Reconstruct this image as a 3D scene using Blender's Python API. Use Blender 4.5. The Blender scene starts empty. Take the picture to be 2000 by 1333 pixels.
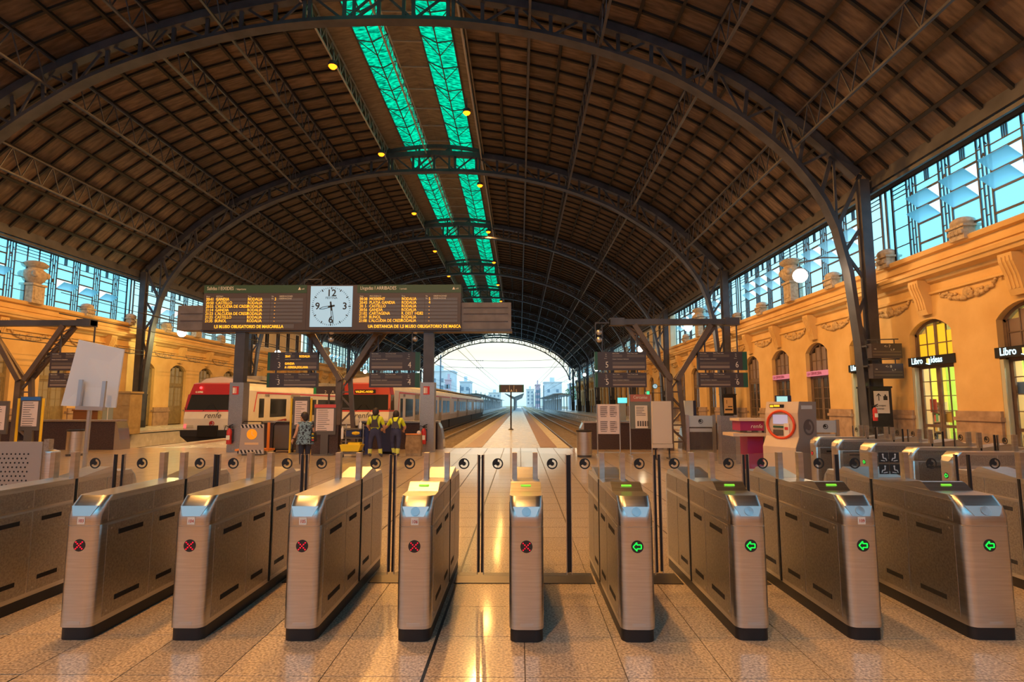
import bpy, math, random
from mathutils import Vector, Matrix
RND = random.Random(11)
SC = bpy.context.scene
COL = SC.collection
# ---------------------------------------------------------------- camera
FPX = 1128.0; PITCH = math.atan(124 / 1128.0); EYE = 1.6
YAW = math.atan(15 / FPX * math.cos(PITCH))
cam = bpy.data.cameras.new('camera'); cam.sensor_width = 36.0; cam.lens = 36.0 * FPX / 2000.0
cam.clip_start = 0.05; cam.clip_end = 3000
camo = bpy.data.objects.new('camera', cam); COL.objects.link(camo)
camo.location = (0, 0, EYE); camo.rotation_euler = (math.pi / 2 + PITCH, 0, YAW)
SC.camera = camo
# ---------------------------------------------------------------- view, sky
vs = SC.view_settings
vs.view_transform = 'Standard'; vs.look = 'None'; vs.gamma = 1.0; vs.use_curve_mapping = False
vs.exposure = 0.55
SC.cycles.max_bounces = 7; SC.cycles.diffuse_bounces = 3; SC.cycles.glossy_bounces = 3
SC.cycles.transmission_bounces = 4; SC.cycles.transparent_max_bounces = 14
SC.cycles.sample_clamp_indirect = 4.0; SC.cycles.caustics_reflective = False; SC.cycles.caustics_refractive = False
SC.cycles.use_denoising = True
w = bpy.data.worlds.new('dusk_sky'); SC.world = w; w.use_nodes = True
nt = w.node_tree; nt.nodes.clear()
tc = nt.nodes.new('ShaderNodeTexCoord'); sx = nt.nodes.new('ShaderNodeSeparateXYZ'); rp = nt.nodes.new('ShaderNodeValToRGB')
bg = nt.nodes.new('ShaderNodeBackground'); wo = nt.nodes.new('ShaderNodeOutputWorld')
nt.links.new(tc.outputs['Generated'], sx.inputs[0]); nt.links.new(sx.outputs['Z'], rp.inputs[0])
nt.links.new(rp.outputs[0], bg.inputs[0]); nt.links.new(bg.outputs[0], wo.inputs[0])
el = rp.color_ramp.elements
el[0].position = 0.0; el[0].color = (0.42, 0.76, 0.88, 1)
el[1].position = 1.0; el[1].color = (0.50, 1.0, 1.40, 1)
for p_, c_ in ((0.035, (0.60, 0.80, 0.78, 1)), (0.09, (0.72, 0.70, 0.53, 1)), (0.20, (0.62, 0.95, 1.10, 1)), (0.5, (0.55, 1.02, 1.38, 1))):
    e_ = el.new(p_); e_.color = c_
bg.inputs[1].default_value = 1.15
SODIUM_W = 2800.0      # each sodium floodlight
# ---------------------------------------------------------------- helpers
def ray(x, y):
    u, v = x - 1000.0, 666.5 - y
    c, s = math.cos(PITCH), math.sin(PITCH)
    d = (u, FPX * c - v * s, FPX * s + v * c)
    a = YAW
    return Vector((d[0] * math.cos(a) - d[1] * math.sin(a), d[0] * math.sin(a) + d[1] * math.cos(a), d[2]))
CAM = Vector((0, 0, EYE))
def atY(x, y, Y): r = ray(x, y); return CAM + r * (Y / r.y)
def atZ(x, y, Z): r = ray(x, y); return CAM + r * ((Z - EYE) / r.z)
def proj(X, Y, Z):
    a = -YAW; z = Z - EYE
    qx = X * math.cos(a) - Y * math.sin(a); qy = X * math.sin(a) + Y * math.cos(a)
    c, s = math.cos(PITCH), math.sin(PITCH)
    D = qy * c + z * s
    return (1000 + FPX * qx / D, 666.5 - FPX * (z * c - qy * s) / D, D) if D > 0.05 else (-9999, -9999, D)
def lerp(a, b, t): return a + (b - a) * t
def hermite(pts):
    n = len(pts); d = []
    for i in range(n):
        if i == 0: d.append((pts[1][1] - pts[0][1]) / (pts[1][0] - pts[0][0]))
        elif i == n - 1: d.append((pts[-1][1] - pts[-2][1]) / (pts[-1][0] - pts[-2][0]))
        else: d.append((pts[i + 1][1] - pts[i - 1][1]) / (pts[i + 1][0] - pts[i - 1][0]))
    def f(x):
        x = min(max(x, pts[0][0]), pts[-1][0])
        for i in range(n - 1):
            if x <= pts[i + 1][0]:
                h = pts[i + 1][0] - pts[i][0]; t = (x - pts[i][0]) / h
                return ((2*t**3-3*t*t+1)*pts[i][1] + (t**3-2*t*t+t)*h*d[i] + (-2*t**3+3*t*t)*pts[i+1][1] + (t**3-t*t)*h*d[i+1])
        return pts[-1][1]
    return f
class MB:
    """collects shapes; build() links them as one mesh object"""
    def __init__(s): s.v = []; s.f = []; s.m = []; s.cur = 0
    def add(s, vs, fs):
        o = len(s.v); s.v.extend([tuple(p) for p in vs]); s.f.extend([tuple(i + o for i in q) for q in fs]); s.m.extend([s.cur] * len(fs)); return s
    def bx(s, x0, x1, y0, y1, z0, z1):
        return s.add([(x0,y0,z0),(x1,y0,z0),(x1,y1,z0),(x0,y1,z0),(x0,y0,z1),(x1,y0,z1),(x1,y1,z1),(x0,y1,z1)],
              [(0,3,2,1),(4,5,6,7),(0,1,5,4),(1,2,6,5),(2,3,7,6),(3,0,4,7)])
    def bar(s, p, q, w, h=None, up=(0, 0, 1)):
        p, q = Vector(p), Vector(q); h = h or w; d = (q - p)
        if d.length < 1e-6: return s
        d.normalize(); u = Vector(up)
        if abs(d.dot(u)) > 0.98: u = Vector((0, 1, 0)) if abs(d.y) < 0.9 else Vector((1, 0, 0))
        a = d.cross(u).normalized() * (w / 2); b = a.cross(d).normalized() * (h / 2)
        vs = [p-a-b, p+a-b, p+a+b, p-a+b, q-a-b, q+a-b, q+a+b, q-a+b]
        return s.add(vs, [(0,3,2,1),(4,5,6,7),(0,1,5,4),(1,2,6,5),(2,3,7,6),(3,0,4,7)])
    def ring(s, c, a, b, n): return [c + a * math.cos(2*math.pi*i/n) + b * math.sin(2*math.pi*i/n) for i in range(n)]
    def path(s, pts, r, n=6, caps=True, closed=False):
        pts = [Vector(p) for p in pts]; m = len(pts); rs = r if isinstance(r, (list, tuple)) else [r] * m
        vs = []; ref = None
        for i, p in enumerate(pts):
            if closed: d = pts[(i+1) % m] - pts[i-1]
            else: d = pts[min(i+1, m-1)] - pts[max(i-1, 0)]
            d.normalize()
            if ref is None:
                ref = Vector((0,0,1)) if abs(d.z) < 0.9 else Vector((1,0,0))
            a = (ref - d * ref.dot(d)); a.normalize(); ref = a; b = d.cross(a)
            vs += s.ring(p, a * rs[i], b * rs[i], n)
        fs = []
        for i in range(m if closed else m - 1):
            for k in range(n):
                j = (i + 1) % m
                fs.append((i*n+k, i*n+(k+1)%n, j*n+(k+1)%n, j*n+k))
        if caps and not closed: fs += [tuple(reversed(range(n))), tuple(range((m-1)*n, m*n))]
        return s.add(vs, fs)
    def tube(s, p, q, r, n=8, r2=None): return s.path([p, q], [r, r if r2 is None else r2], n)
    def lathe(s, prof, c=(0, 0, 0), n=16, sxy=(1, 1)):
        vs = []; fs = []
        for r, z in prof:
            for i in range(n):
                a = 2 * math.pi * i / n; vs.append((c[0] + r*math.cos(a)*sxy[0], c[1] + r*math.sin(a)*sxy[1], c[2] + z))
        for j in range(len(prof) - 1):
            for i in range(n): fs.append((j*n+i, j*n+(i+1)%n, (j+1)*n+(i+1)%n, (j+1)*n+i))
        fs += [tuple(reversed(range(n))), tuple(range((len(prof)-1)*n, len(prof)*n))]
        return s.add(vs, fs)
    def loft(s, rings, caps=True):
        n = len(rings[0]); vs = [p for r in rings for p in r]; fs = []
        for j in range(len(rings) - 1):
            for i in range(n): fs.append((j*n+i, j*n+(i+1)%n, (j+1)*n+(i+1)%n, (j+1)*n+i))
        if caps: fs += [tuple(reversed(range(n))), tuple(range((len(rings)-1)*n, len(rings)*n))]
        return s.add(vs, fs)
    def prism(s, pts, plane, a, b):
        def P(u, v, t): return (u, t, v) if plane == 'xz' else (t, u, v) if plane == 'yz' else (u, v, t)
        return s.loft([[P(u, v, a) for u, v in pts], [P(u, v, b) for u, v in pts]])
    def sphere(s, c, r, n=12, m=8, sc=(1, 1, 1)):
        vs = []; fs = []
        for j in range(m + 1):
            t = math.pi * j / m
            for i in range(n):
                a = 2*math.pi*i/n; vs.append((c[0]+r*sc[0]*math.sin(t)*math.cos(a), c[1]+r*sc[1]*math.sin(t)*math.sin(a), c[2]-r*sc[2]*math.cos(t)))
        for j in range(m):
            for i in range(n): fs.append((j*n+i, j*n+(i+1)%n, (j+1)*n+(i+1)%n, (j+1)*n+i))
        return s.add(vs, fs)
    def xf(s, M):
        s.v = [tuple(M @ Vector(p)) for p in s.v]; return s
    def mesh(s, name, mats, smooth=None):
        me = bpy.data.meshes.new(name); me.from_pydata(s.v, [], s.f)
        for m in (mats if isinstance(mats, (list, tuple)) else [mats]): me.materials.append(m)
        if any(s.m): me.polygons.foreach_set('material_index', s.m)
        if smooth is not None:
            me.polygons.foreach_set('use_smooth', [True] * len(me.polygons))
            me.set_sharp_from_angle(angle=math.radians(smooth))
        me.update(); return me
    def build(s, name, mats, parent=None, smooth=None): return ob(name, s.mesh(name, mats, smooth), parent)
def ob(name, data, parent=None, loc=None, rz=None):
    o = bpy.data.objects.new(name, data); COL.objects.link(o)
    if parent is not None: o.parent = parent
    if loc is not None: o.location = loc
    if rz is not None: o.rotation_euler[2] = rz
    return o
def tag(o, label, cat, group=None, kind=None):
    if label: o['label'] = label
    if cat: o['category'] = cat
    if group: o['group'] = group
    if kind: o['kind'] = kind
    return o
def thing(name, label, cat, loc=(0, 0, 0), rz=0, group=None, kind=None):
    return tag(ob(name, None, None, loc, rz), label, cat, group, kind)
def struct(o): o['kind'] = 'structure'; return o
def stuff(o): o['kind'] = 'stuff'; return o
def clone(o, parent=None, loc=None):
    c = o.copy(); COL.objects.link(c)
    if parent is not None: c.parent = parent
    if loc is not None: c.location = loc
    return c
def clone_tree(o, loc, rz=None):
    r = clone(o, None, loc)
    if rz is not None: r.rotation_euler[2] = rz
    for ch in o.children:
        c = clone(ch, r)
        for g in ch.children: clone(g, c)
    return r
FONT_CACHE = {}
def text(body, size, mat, parent, loc, rot=(math.pi / 2, 0, 0), name='lettering', align='LEFT', ext=0.002, sx=1.0, shear=0.0, valign='BOTTOM_BASELINE', off=0.0):
    key = (body, size, mat.name, align, ext, shear, valign, off)
    c = FONT_CACHE.get(key)
    if c is None:
        c = bpy.data.curves.new(name, 'FONT'); c.body = body; c.size = size; c.align_x = align; c.extrude = ext
        c.align_y = valign; c.shear = shear; c.resolution_u = 2; c.offset = off
        c.materials.append(mat); FONT_CACHE[key] = c
    o = ob(name, c, parent, loc); o.rotation_euler = rot; o.scale = (sx, 1, 1); TEXTS.append(o)
    return o
TEXTS = []
def texts_to_meshes():
    dg = bpy.context.evaluated_depsgraph_get(); cache = {}
    for o in TEXTS:
        if o.data.name not in cache:
            cache[o.data.name] = bpy.data.meshes.new_from_object(o.evaluated_get(dg))
    for o in TEXTS:
        n = bpy.data.objects.new('lettering', cache[o.data.name]); nm = o.name; COL.objects.link(n)
        n.parent = o.parent; n.location = o.location; n.rotation_euler = o.rotation_euler; n.scale = o.scale
        bpy.data.objects.remove(o); n.name = nm
    TEXTS.clear()
# ---------------------------------------------------------------- materials
def mat(name, col, rough=0.6, metal=0.0, spec=0.5):
    m = bpy.data.materials.new(name); m.use_nodes = True
    b = m.node_tree.nodes['Principled BSDF']
    b.inputs['Base Color'].default_value = (*col, 1); b.inputs['Roughness'].default_value = rough
    b.inputs['Metallic'].default_value = metal; b.inputs['Specular IOR Level'].default_value = spec
    return m
def noisy(m, c1, c2, scale=4.0, detail=5.0, stretch=None, bump=0.0, bscale=None, lo=0.3, hi=0.7, rand=0.0, coord='world', rvar=None):
    """colour varies between c1 and c2 with a noise texture in metres; optional bump"""
    nt = m.node_tree; N = nt.nodes; L = nt.links; b = N['Principled BSDF']
    if coord == 'world': g = N.new('ShaderNodeNewGeometry'); src = g.outputs['Position']
    else: g = N.new('ShaderNodeTexCoord'); src = g.outputs['Object']
    if stretch:
        mp = N.new('ShaderNodeMapping'); mp.inputs['Scale'].default_value = stretch; L.new(src, mp.inputs[0]); src = mp.outputs[0]
    n = N.new('ShaderNodeTexNoise'); n.inputs['Scale'].default_value = scale; n.inputs['Detail'].default_value = detail
    L.new(src, n.inputs['Vector'])
    r = N.new('ShaderNodeValToRGB'); r.color_ramp.elements[0].position = lo; r.color_ramp.elements[1].position = hi
    r.color_ramp.elements[0].color = (*c1, 1); r.color_ramp.elements[1].color = (*c2, 1)
    L.new(n.outputs['Fac'], r.inputs[0]); out = r.outputs[0]
    if rand:
        oi = N.new('ShaderNodeObjectInfo'); mr = N.new('ShaderNodeMapRange'); mr.inputs[3].default_value = 1 - rand; mr.inputs[4].default_value = 1 + rand
        L.new(oi.outputs['Random'], mr.inputs[0]); hs = N.new('ShaderNodeHueSaturation'); L.new(mr.outputs[0], hs.inputs['Value']); L.new(out, hs.inputs['Color']); out = hs.outputs[0]
    L.new(out, b.inputs['Base Color'])
    if rvar:
        mr2 = N.new('ShaderNodeMapRange'); mr2.inputs[3].default_value = rvar[0]; mr2.inputs[4].default_value = rvar[1]
        L.new(n.outputs['Fac'], mr2.inputs[0]); L.new(mr2.outputs[0], b.inputs['Roughness'])
    if bump:
        n2 = N.new('ShaderNodeTexNoise'); n2.inputs['Scale'].default_value = bscale or scale * 3; n2.inputs['Detail'].default_value = 3
        L.new(src, n2.inputs['Vector']); bp = N.new('ShaderNodeBump'); bp.inputs['Strength'].default_value = bump; bp.inputs['Distance'].default_value = 0.02
        L.new(n2.outputs['Fac'], bp.inputs['Height']); L.new(bp.outputs[0], b.inputs['Normal'])
    return m
def emit(name, col, strength, base=(0.02, 0.02, 0.02)):
    m = mat(name, base, 0.5); b = m.node_tree.nodes['Principled BSDF']
    b.inputs['Emission Color'].default_value = (*col, 1); b.inputs['Emission Strength'].default_value = strength
    return m
def glassy(name, tint, clear=0.9, rough=0.05):
    """thin pane: mostly see-through, mirror-like at grazing angles"""
    m = bpy.data.materials.new(name); m.use_nodes = True; nt = m.node_tree; nt.nodes.clear()
    o = nt.nodes.new('ShaderNodeOutputMaterial'); t = nt.nodes.new('ShaderNodeBsdfTransparent'); g = nt.nodes.new('ShaderNodeBsdfGlossy')
    d = nt.nodes.new('ShaderNodeBsdfDiffuse'); d.inputs[0].default_value = (*tint, 1)
    t.inputs[0].default_value = (*tint, 1); g.inputs['Roughness'].default_value = rough
    lw = nt.nodes.new('ShaderNodeLayerWeight'); pw = nt.nodes.new('ShaderNodeMath'); pw.operation = 'POWER'; pw.inputs[1].default_value = 4.0
    nt.links.new(lw.outputs['Facing'], pw.inputs[0]); f = nt.nodes.new('ShaderNodeMapRange'); f.inputs[3].default_value = 0.035; f.inputs[4].default_value = 0.75
    nt.links.new(pw.outputs[0], f.inputs[0])
    mx0 = nt.nodes.new('ShaderNodeMixShader'); mx0.inputs[0].default_value = 1 - clear
    nt.links.new(t.outputs[0], mx0.inputs[1]); nt.links.new(d.outputs[0], mx0.inputs[2])
    mx = nt.nodes.new('ShaderNodeMixShader'); nt.links.new(f.outputs[0], mx.inputs[0]); nt.links.new(mx0.outputs[0], mx.inputs[1]); nt.links.new(g.outputs[0], mx.inputs[2])
    nt.links.new(mx.outputs[0], o.inputs[0]); return m
def frosted(name, tint, clear=0.35, wave=0.0):
    """sky-lit translucent sheet"""
    m = bpy.data.materials.new(name); m.use_nodes = True; nt = m.node_tree; nt.nodes.clear()
    o = nt.nodes.new('ShaderNodeOutputMaterial'); t = nt.nodes.new('ShaderNodeBsdfTransparent'); g = nt.nodes.new('ShaderNodeBsdfTranslucent')
    t.inputs[0].default_value = (*tint, 1); g.inputs[0].default_value = (*tint, 1)
    if wave:
        ge = nt.nodes.new('ShaderNodeNewGeometry'); mp = nt.nodes.new('ShaderNodeMapping'); mp.inputs['Scale'].default_value = (0.35, 1, 1)
        n = nt.nodes.new('ShaderNodeTexNoise'); n.inputs['Scale'].default_value = wave; n.inputs['Detail'].default_value = 6
        r = nt.nodes.new('ShaderNodeValToRGB'); r.color_ramp.elements[0].position = 0.35; r.color_ramp.elements[1].position = 0.6
        r.color_ramp.elements[0].color = (tint[0]*0.2, tint[1]*0.42, tint[2]*0.45, 1); r.color_ramp.elements[1].color = (*tint, 1)
        nt.links.new(ge.outputs['Position'], mp.inputs[0]); nt.links.new(mp.outputs[0], n.inputs['Vector']); nt.links.new(n.outputs['Fac'], r.inputs[0])
        nt.links.new(r.outputs[0], t.inputs[0]); nt.links.new(r.outputs[0], g.inputs[0])
    mx = nt.nodes.new('ShaderNodeMixShader'); mx.inputs[0].default_value = clear
    nt.links.new(g.outputs[0], mx.inputs[1]); nt.links.new(t.outputs[0], mx.inputs[2]); nt.links.new(mx.outputs[0], o.inputs[0]); return m
M = {}
M['granite'] = noisy(mat('granite', (.4, .3, .22), 0.3), (.27, .19, .135), (.76, .60, .45), 55, 4, lo=0.36, hi=0.64, rand=0.06, rvar=(0.34, 0.44))
for k_ in ('granite',):
    b_ = M[k_].node_tree.nodes['Principled BSDF']; b_.inputs['Coat Weight'].default_value = 0.75; b_.inputs['Coat Roughness'].default_value = 0.10; b_.inputs['Coat IOR'].default_value = 1.55
M['grout'] = mat('grout', (.12, .09, .07), 0.8)
M['platform'] = noisy(mat('platform_stone', (.5, .5, .5), 0.28), (.55, .57, .60), (.72, .74, .77), 2.5, 6, rvar=(0.2, 0.32))
M['platform_band'] = noisy(mat('platform_band', (.3, .2, .16), 0.45), (.26, .165, .13), (.36, .24, .20), 6, 5)
M['concrete'] = noisy(mat('concrete', (.5, .5, .48), 0.7), (.40, .39, .37), (.58, .56, .53), 3, 5)
M['ballast'] = noisy(mat('ballast', (.3, .2, .12), 0.9), (.18, .115, .06), (.42, .28, .15), 7, 8, bump=0.8, bscale=16)
M['plaster'] = noisy(mat('ochre_plaster', (.7, .5, .22), 0.8), (.66, .42, .16), (.78, .54, .24), 0.8, 6, bump=0.08, bscale=12)
M['plaster_pale'] = noisy(mat('pale_plaster', (.75, .62, .42), 0.8), (.66, .53, .36), (.78, .68, .50), 0.8, 6)
M['stone'] = noisy(mat('plinth_stone', (.36, .24, .17), 0.6), (.30, .20, .145), (.46, .32, .23), 3, 6)
M['ornament'] = noisy(mat('carved_stone', (.6, .42, .22), 0.8), (.45, .30, .15), (.70, .50, .26), 9, 6, bump=1.0, bscale=14)
M['ornament_grey'] = noisy(mat('carved_grey_stone', (.5, .42, .34), 0.8), (.38, .31, .24), (.62, .53, .42), 6, 6, bump=0.8, bscale=12)
M['iron'] = noisy(mat('painted_iron', (.06, .06, .075), 0.45, 0.2), (.046, .048, .066), (.088, .090, .118), 1.2, 5)
M['iron_warm'] = noisy(mat('warm_iron', (.12, .085, .07), 0.45, 0.25), (.10, .075, .065), (.17, .125, .10), 1.5, 5)
M['roofwood'] = noisy(mat('roof_boards', (.14, .08, .05), 0.75), (.062, .043, .037), (.172, .120, .094), 1.1, 9, stretch=(1.0, 5.0, 1.0), bump=0.25, bscale=3, rand=0.28)
M['rafter'] = mat('rafter_iron', (.016, .013, .014), 0.7, 0.0)
M['greyboard'] = noisy(mat('grey_boards', (.2, .17, .14), 0.7), (.15, .12, .10), (.27, .23, .19), 1.5, 6, stretch=(1, 4, 1))
M['whitewire'] = mat('pale_iron', (.42, .41, .44), 0.45, 0.3)
M['green_sheet'] = frosted('green_sheet', (.05, .80, .50), 0.2, wave=7.0)
M['bluepane'] = frosted('blue_window_pane', (.64, .93, 1.0), 0.8)
M['ventpane'] = frosted('tilted_vent_pane', (.60, .84, .90), 0.3)
M['steel'] = noisy(mat('brushed_steel', (.60, .58, .56), 0.30, 1.0), (.54, .52, .50), (.66, .64, .62), 3.0, 8, stretch=(1, 1, 26), coord='object', rvar=(0.26, 0.36))
M['steel_dark'] = noisy(mat('satin_steel', (.40, .385, .37), 0.38, 1.0), (.32, .30, .285), (.50, .48, .46), 60, 4, coord='object', rvar=(0.33, 0.45))  # on the gate sides this darker tone stands in for the reflected floor
M['black'] = mat('black_plastic', (.012, .012, .016), 0.45)
M['blackslot'] = mat('dark_slot', (.008, .007, .008), 0.8)
M['glass'] = glassy('clear_glass', (.965, .985, .98), 0.985)
M['shopglass'] = glassy('shop_glass', (.95, .97, .96), 0.985)
M['darkglass'] = mat('dark_glass', (.035, .035, .045), 0.12)
M['doorwood'] = noisy(mat('brown_door_paint', (.17, .115, .085), 0.5), (.13, .085, .065), (.20, .14, .10), 3, 5)
M['doorolive'] = noisy(mat('olive_door_paint', (.24, .19, .10), 0.55), (.20, .155, .085), (.29, .23, .125), 3, 5)
M['amberpane'] = emit('amber_lit_pane', (1.0, .56, .02), 0.55, (.5, .3, .02))
M['greypane'] = mat('grey_pane', (.24, .18, .16), 0.3)
M['white'] = mat('white_paint', (.80, .80, .80), 0.45)
M['sodium'] = emit('sodium_bulb', (1.0, .20, .005), 3.2)
M['globe'] = emit('globe_glass', (1.0, .95, .80), 5.0, (.8, .8, .8))
# ================================================================ THE SHED
CX = -6.2                       # axis of the shed
ARCH_Y = [23.7 + 16.6 * k for k in range(-2, 9)]
BAY = 16.6; NR = 14
YBACK, YEND = ARCH_Y[0], ARCH_Y[-1]
U_PTS = [(0, 20.05), (3.5, 19.8), (7, 19.15), (10, 18.3), (13, 17.15), (15.25, 16.0), (17, 14.8), (19, 13.0), (20.8, 11.2), (21.6, 10.4)]
L_PTS = [(0, 18.5), (3.1, 18.4), (6, 18.0), (9.3, 17.15), (12.6, 15.85), (14.8, 14.5), (16.4, 13.3), (17.75, 12.0), (19.0, 10.2), (19.5, 8.96)]
roofz = hermite(U_PTS); lowz = hermite(L_PTS)
def arcparam(f, s0, s1, n):
    """n+1 points equally spaced along the curve"""
    K = 400; ss = [s0 + (s1 - s0) * i / K for i in range(K + 1)]; acc = [0.0]
    for i in range(K): acc.append(acc[-1] + math.hypot(ss[i+1]-ss[i], f(ss[i+1])-f(ss[i])))
    out = []; j = 0
    for i in range(n + 1):
        t = acc[-1] * i / n
        while j < K - 1 and acc[j+1] < t: j += 1
        q = (t - acc[j]) / max(acc[j+1] - acc[j], 1e-9); s = lerp(ss[j], ss[j+1], q); out.append((s, f(s)))
    return out
NROW = 13
ROWS = arcparam(roofz, 3.55, 21.45, NROW)
WALL_S = 21.5                   # inner wall face, measured from the axis
def SX(side, s): return CX + side * s
def normal_at(i):
    a = ROWS[max(i-1, 0)]; b = ROWS[min(i+1, NROW)]; d = Vector((b[0]-a[0], b[1]-a[1])).normalized()
    return Vector((-d.y, d.x))   # points up and outwards
# ---------------------------------------------------------------- floors
CON_Y1 = 21.6
PLAT = [(-27.7, -21.4), (-14.1, -9.75), (-2.5, 1.85), (9.1, 15.3)]
TRACKS = [-19.55, -15.95, -7.95, -4.35, 3.65, 7.25]
BED = -0.95
fl = struct(MB().bx(-28.2, 15.8, YBACK - 4, CON_Y1, -1.3, -0.012).build('floor', M['grout']))
TS = 0.6
cells = []
for i in range(int((15.3 + 27.7) / TS) + 1):
    for j in range(int((CON_Y1 + 2.4) / TS)):
        x0 = -0.57 - 46 * TS + i * TS; y0 = -2.4 + j * TS
        if x0 < -27.6 or x0 + TS > 15.3: continue
        c = proj(x0 + TS/2, y0 + TS/2, 0)
        vis = -80 < c[0] < 2080 and 1050 < c[1] < 1440
        cells.append((c[2] if vis else 999 + y0, x0, y0))
cells.sort()
tile_me = MB().bx(.003, TS - .003, .003, TS - .003, -0.012, 0).mesh('floor_tile', M['granite'])
for d, x0, y0 in cells[:290]: ob('floor_tile', tile_me, fl, (x0, y0, 0))
mb = MB()
for d, x0, y0 in cells[290:]: mb.add([(x0+.008,y0+.008,0),(x0+TS-.008,y0+.008,0),(x0+TS-.008,y0+TS-.008,0),(x0+.008,y0+TS-.008,0)], [(0,1,2,3)])
stuff(mb.build('floor_paving', M['granite'], fl))
MB().bx(-0.582, -0.562, -2, CON_Y1, -0.01, 0.0015).build('expansion_joint', M['black'], fl)
mb = MB().bx(-28.2, 15.8, YBACK - 4, -2.4, -0.5, 0.0); mb.build('floor_slab', M['granite'], fl)
bed = struct(MB().bx(-60, 60, CON_Y1, 900, BED - .4, BED).build('ground', M['ballast']))
for i, (a, b) in enumerate(PLAT):
    yend = 420 if 0 < i < 3 else 420
    o = struct(MB().bx(a, b, CON_Y1, yend, BED, 0).build('pavement', M['platform']))
    for k, e in enumerate((a, b)):
        if (i == 0 and k == 0) or (i == 3 and k == 1): continue
        d = 1 if k == 0 else -1
        x0, x1 = sorted((e, e + d * .46)); MB().bx(x0, x1, CON_Y1 + .02, yend, -.05, .006).build('platform_edge', M['concrete'], o)
        x0, x1 = sorted((e + d * .46, e + d * 1.08)); MB().bx(x0, x1, CON_Y1 + .3, yend, -.05, .009).build('paving_band', M['platform_band'], o)
# rails
RAILM = mat('rail_steel', (.42, .38, .36), 0.3, 1.0); SLEEP = noisy(mat('sleeper', (.3, .25, .2), 0.85), (.22, .18, .14), (.40, .34, .28), 4, 4)
for ti, tx in enumerate(TRACKS):
    t = thing('railway_track', 'steel rails on sleepers laid in brown ballast beside a platform', 'track', (tx, CON_Y1 + 1.6, BED), group='railway tracks')
    for sd in (-1, 1):
        MB().bx(sd*.835-.036, sd*.835+.036, 0, 480, .10, .27).build('rail', RAILM, t)
    mb = MB()
    for k in range(260): mb.bx(-1.3, 1.3, .3 + k*.62, .55 + k*.62, -.02, .12)
    stuff(mb.build('sleeper', SLEEP, t))
# ---------------------------------------------------------------- roof
def arcstrip(side, pts, y0, y1, up=0.0, th=0.06):
    mb = MB(); P = [(SX(side, s), z) for s, z in pts]
    n = []
    for i in range(len(P)):
        a, b = P[max(i-1,0)], P[min(i+1,len(P)-1)]; d = Vector((b[0]-a[0], b[1]-a[1])).normalized(); m = Vector((-d.y, d.x))
        if m.y < 0: m = -m
        n.append(m)
    lo = [(p[0]+m.x*up, p[1]+m.y*up) for p, m in zip(P, n)]; hi = [(p[0]+m.x*(up+th), p[1]+m.y*(up+th)) for p, m in zip(P, n)]
    return mb.prism(lo + hi[::-1], 'xz', y0, y1)
mb = MB()
for side in (-1, 1):
    t = arcstrip(side, ROWS, YBACK - 4, YEND, 0.16, 0.10); mb.add(t.v, t.f)
ceil = struct(mb.build('ceiling', M['rafter']))
panel_me = {}
CELL = BAY / NR
for side in (-1, 1):
    for i in range(NROW):
        a = Vector(ROWS[i]); b = Vector(ROWS[i+1]); d = (b - a); L = d.length; d.normalize(); n = Vector((-d.y, d.x))
        a2 = a + d * .05 + n * .11; b2 = b - d * .05 + n * .11; a3 = a2 + n * .045; b3 = b2 + n * .045
        panel_me[side, i] = MB().prism([(SX(side, p.x), p.y) for p in (a2, b2, b3, a3)], 'xz', .05, CELL - .05).mesh('roof_panel', M['roofwood'])
cells = []
for side in (-1, 1):
    for j in range(int((YEND - YBACK) / CELL + .5)):
        y = YBACK + j * CELL
        for i in range(NROW):
            s = (ROWS[i][0] + ROWS[i+1][0]) / 2; z = (ROWS[i][1] + ROWS[i+1][1]) / 2
            q = []
            for (r, yy) in ((i, y), (i+1, y), (i+1, y+CELL), (i, y+CELL)): q.append(proj(SX(side, ROWS[r][0]), yy, ROWS[r][1]))
            c = proj(SX(side, s), y + CELL/2, z)
            ar = abs(sum(q[k][0]*q[(k+1)%4][1] - q[(k+1)%4][0]*q[k][1] for k in range(4))) / 2 if all(k[2] > .5 for k in q) and -40 < c[0] < 2040 and -40 < c[1] < 1300 else 0
            cells.append((-ar, side, i, y))
cells.sort()
for ar, side, i, y in cells[:298]: ob('roof_panel', panel_me[side, i], ceil, (0, y, 0))
mb = MB()
for ar, side, i, y in cells[298:]:
    me = panel_me[side, i]; v = [tuple(p.co) for p in me.vertices][:4]
    mb.add([(v[0][0], y+.05, v[0][2]), (v[1][0], y+.05, v[1][2]), (v[1][0], y+CELL-.05, v[1][2]), (v[0][0], y+CELL-.05, v[0][2])], [(0, 1, 2, 3)])
stuff(mb.build('roof_boarding', M['roofwood'], ceil))
# rafters (arched ribs) and purlins
raf = {}
for side in (-1, 1):
    mb = arcstrip(side, ROWS, -.06, .06, 0.0, 0.18); raf[side] = mb.mesh('rafter', M['rafter'])
    for j in range(int((YEND - YBACK) / CELL + .5) + 1):
        ob('rafter', raf[side], ceil, (0, YBACK + j * CELL, 0))
    for i in range(NROW + 1):
        s, z = ROWS[i]; n = normal_at(i); p = Vector((s, z)) + n * .03
        MB().bar((SX(side, p.x), YBACK - 4, p.y), (SX(side, p.x), YEND, p.y), .13, .22, (side * n.x, 0, n.y)).build('purlin', M['rafter'], ceil)
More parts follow.
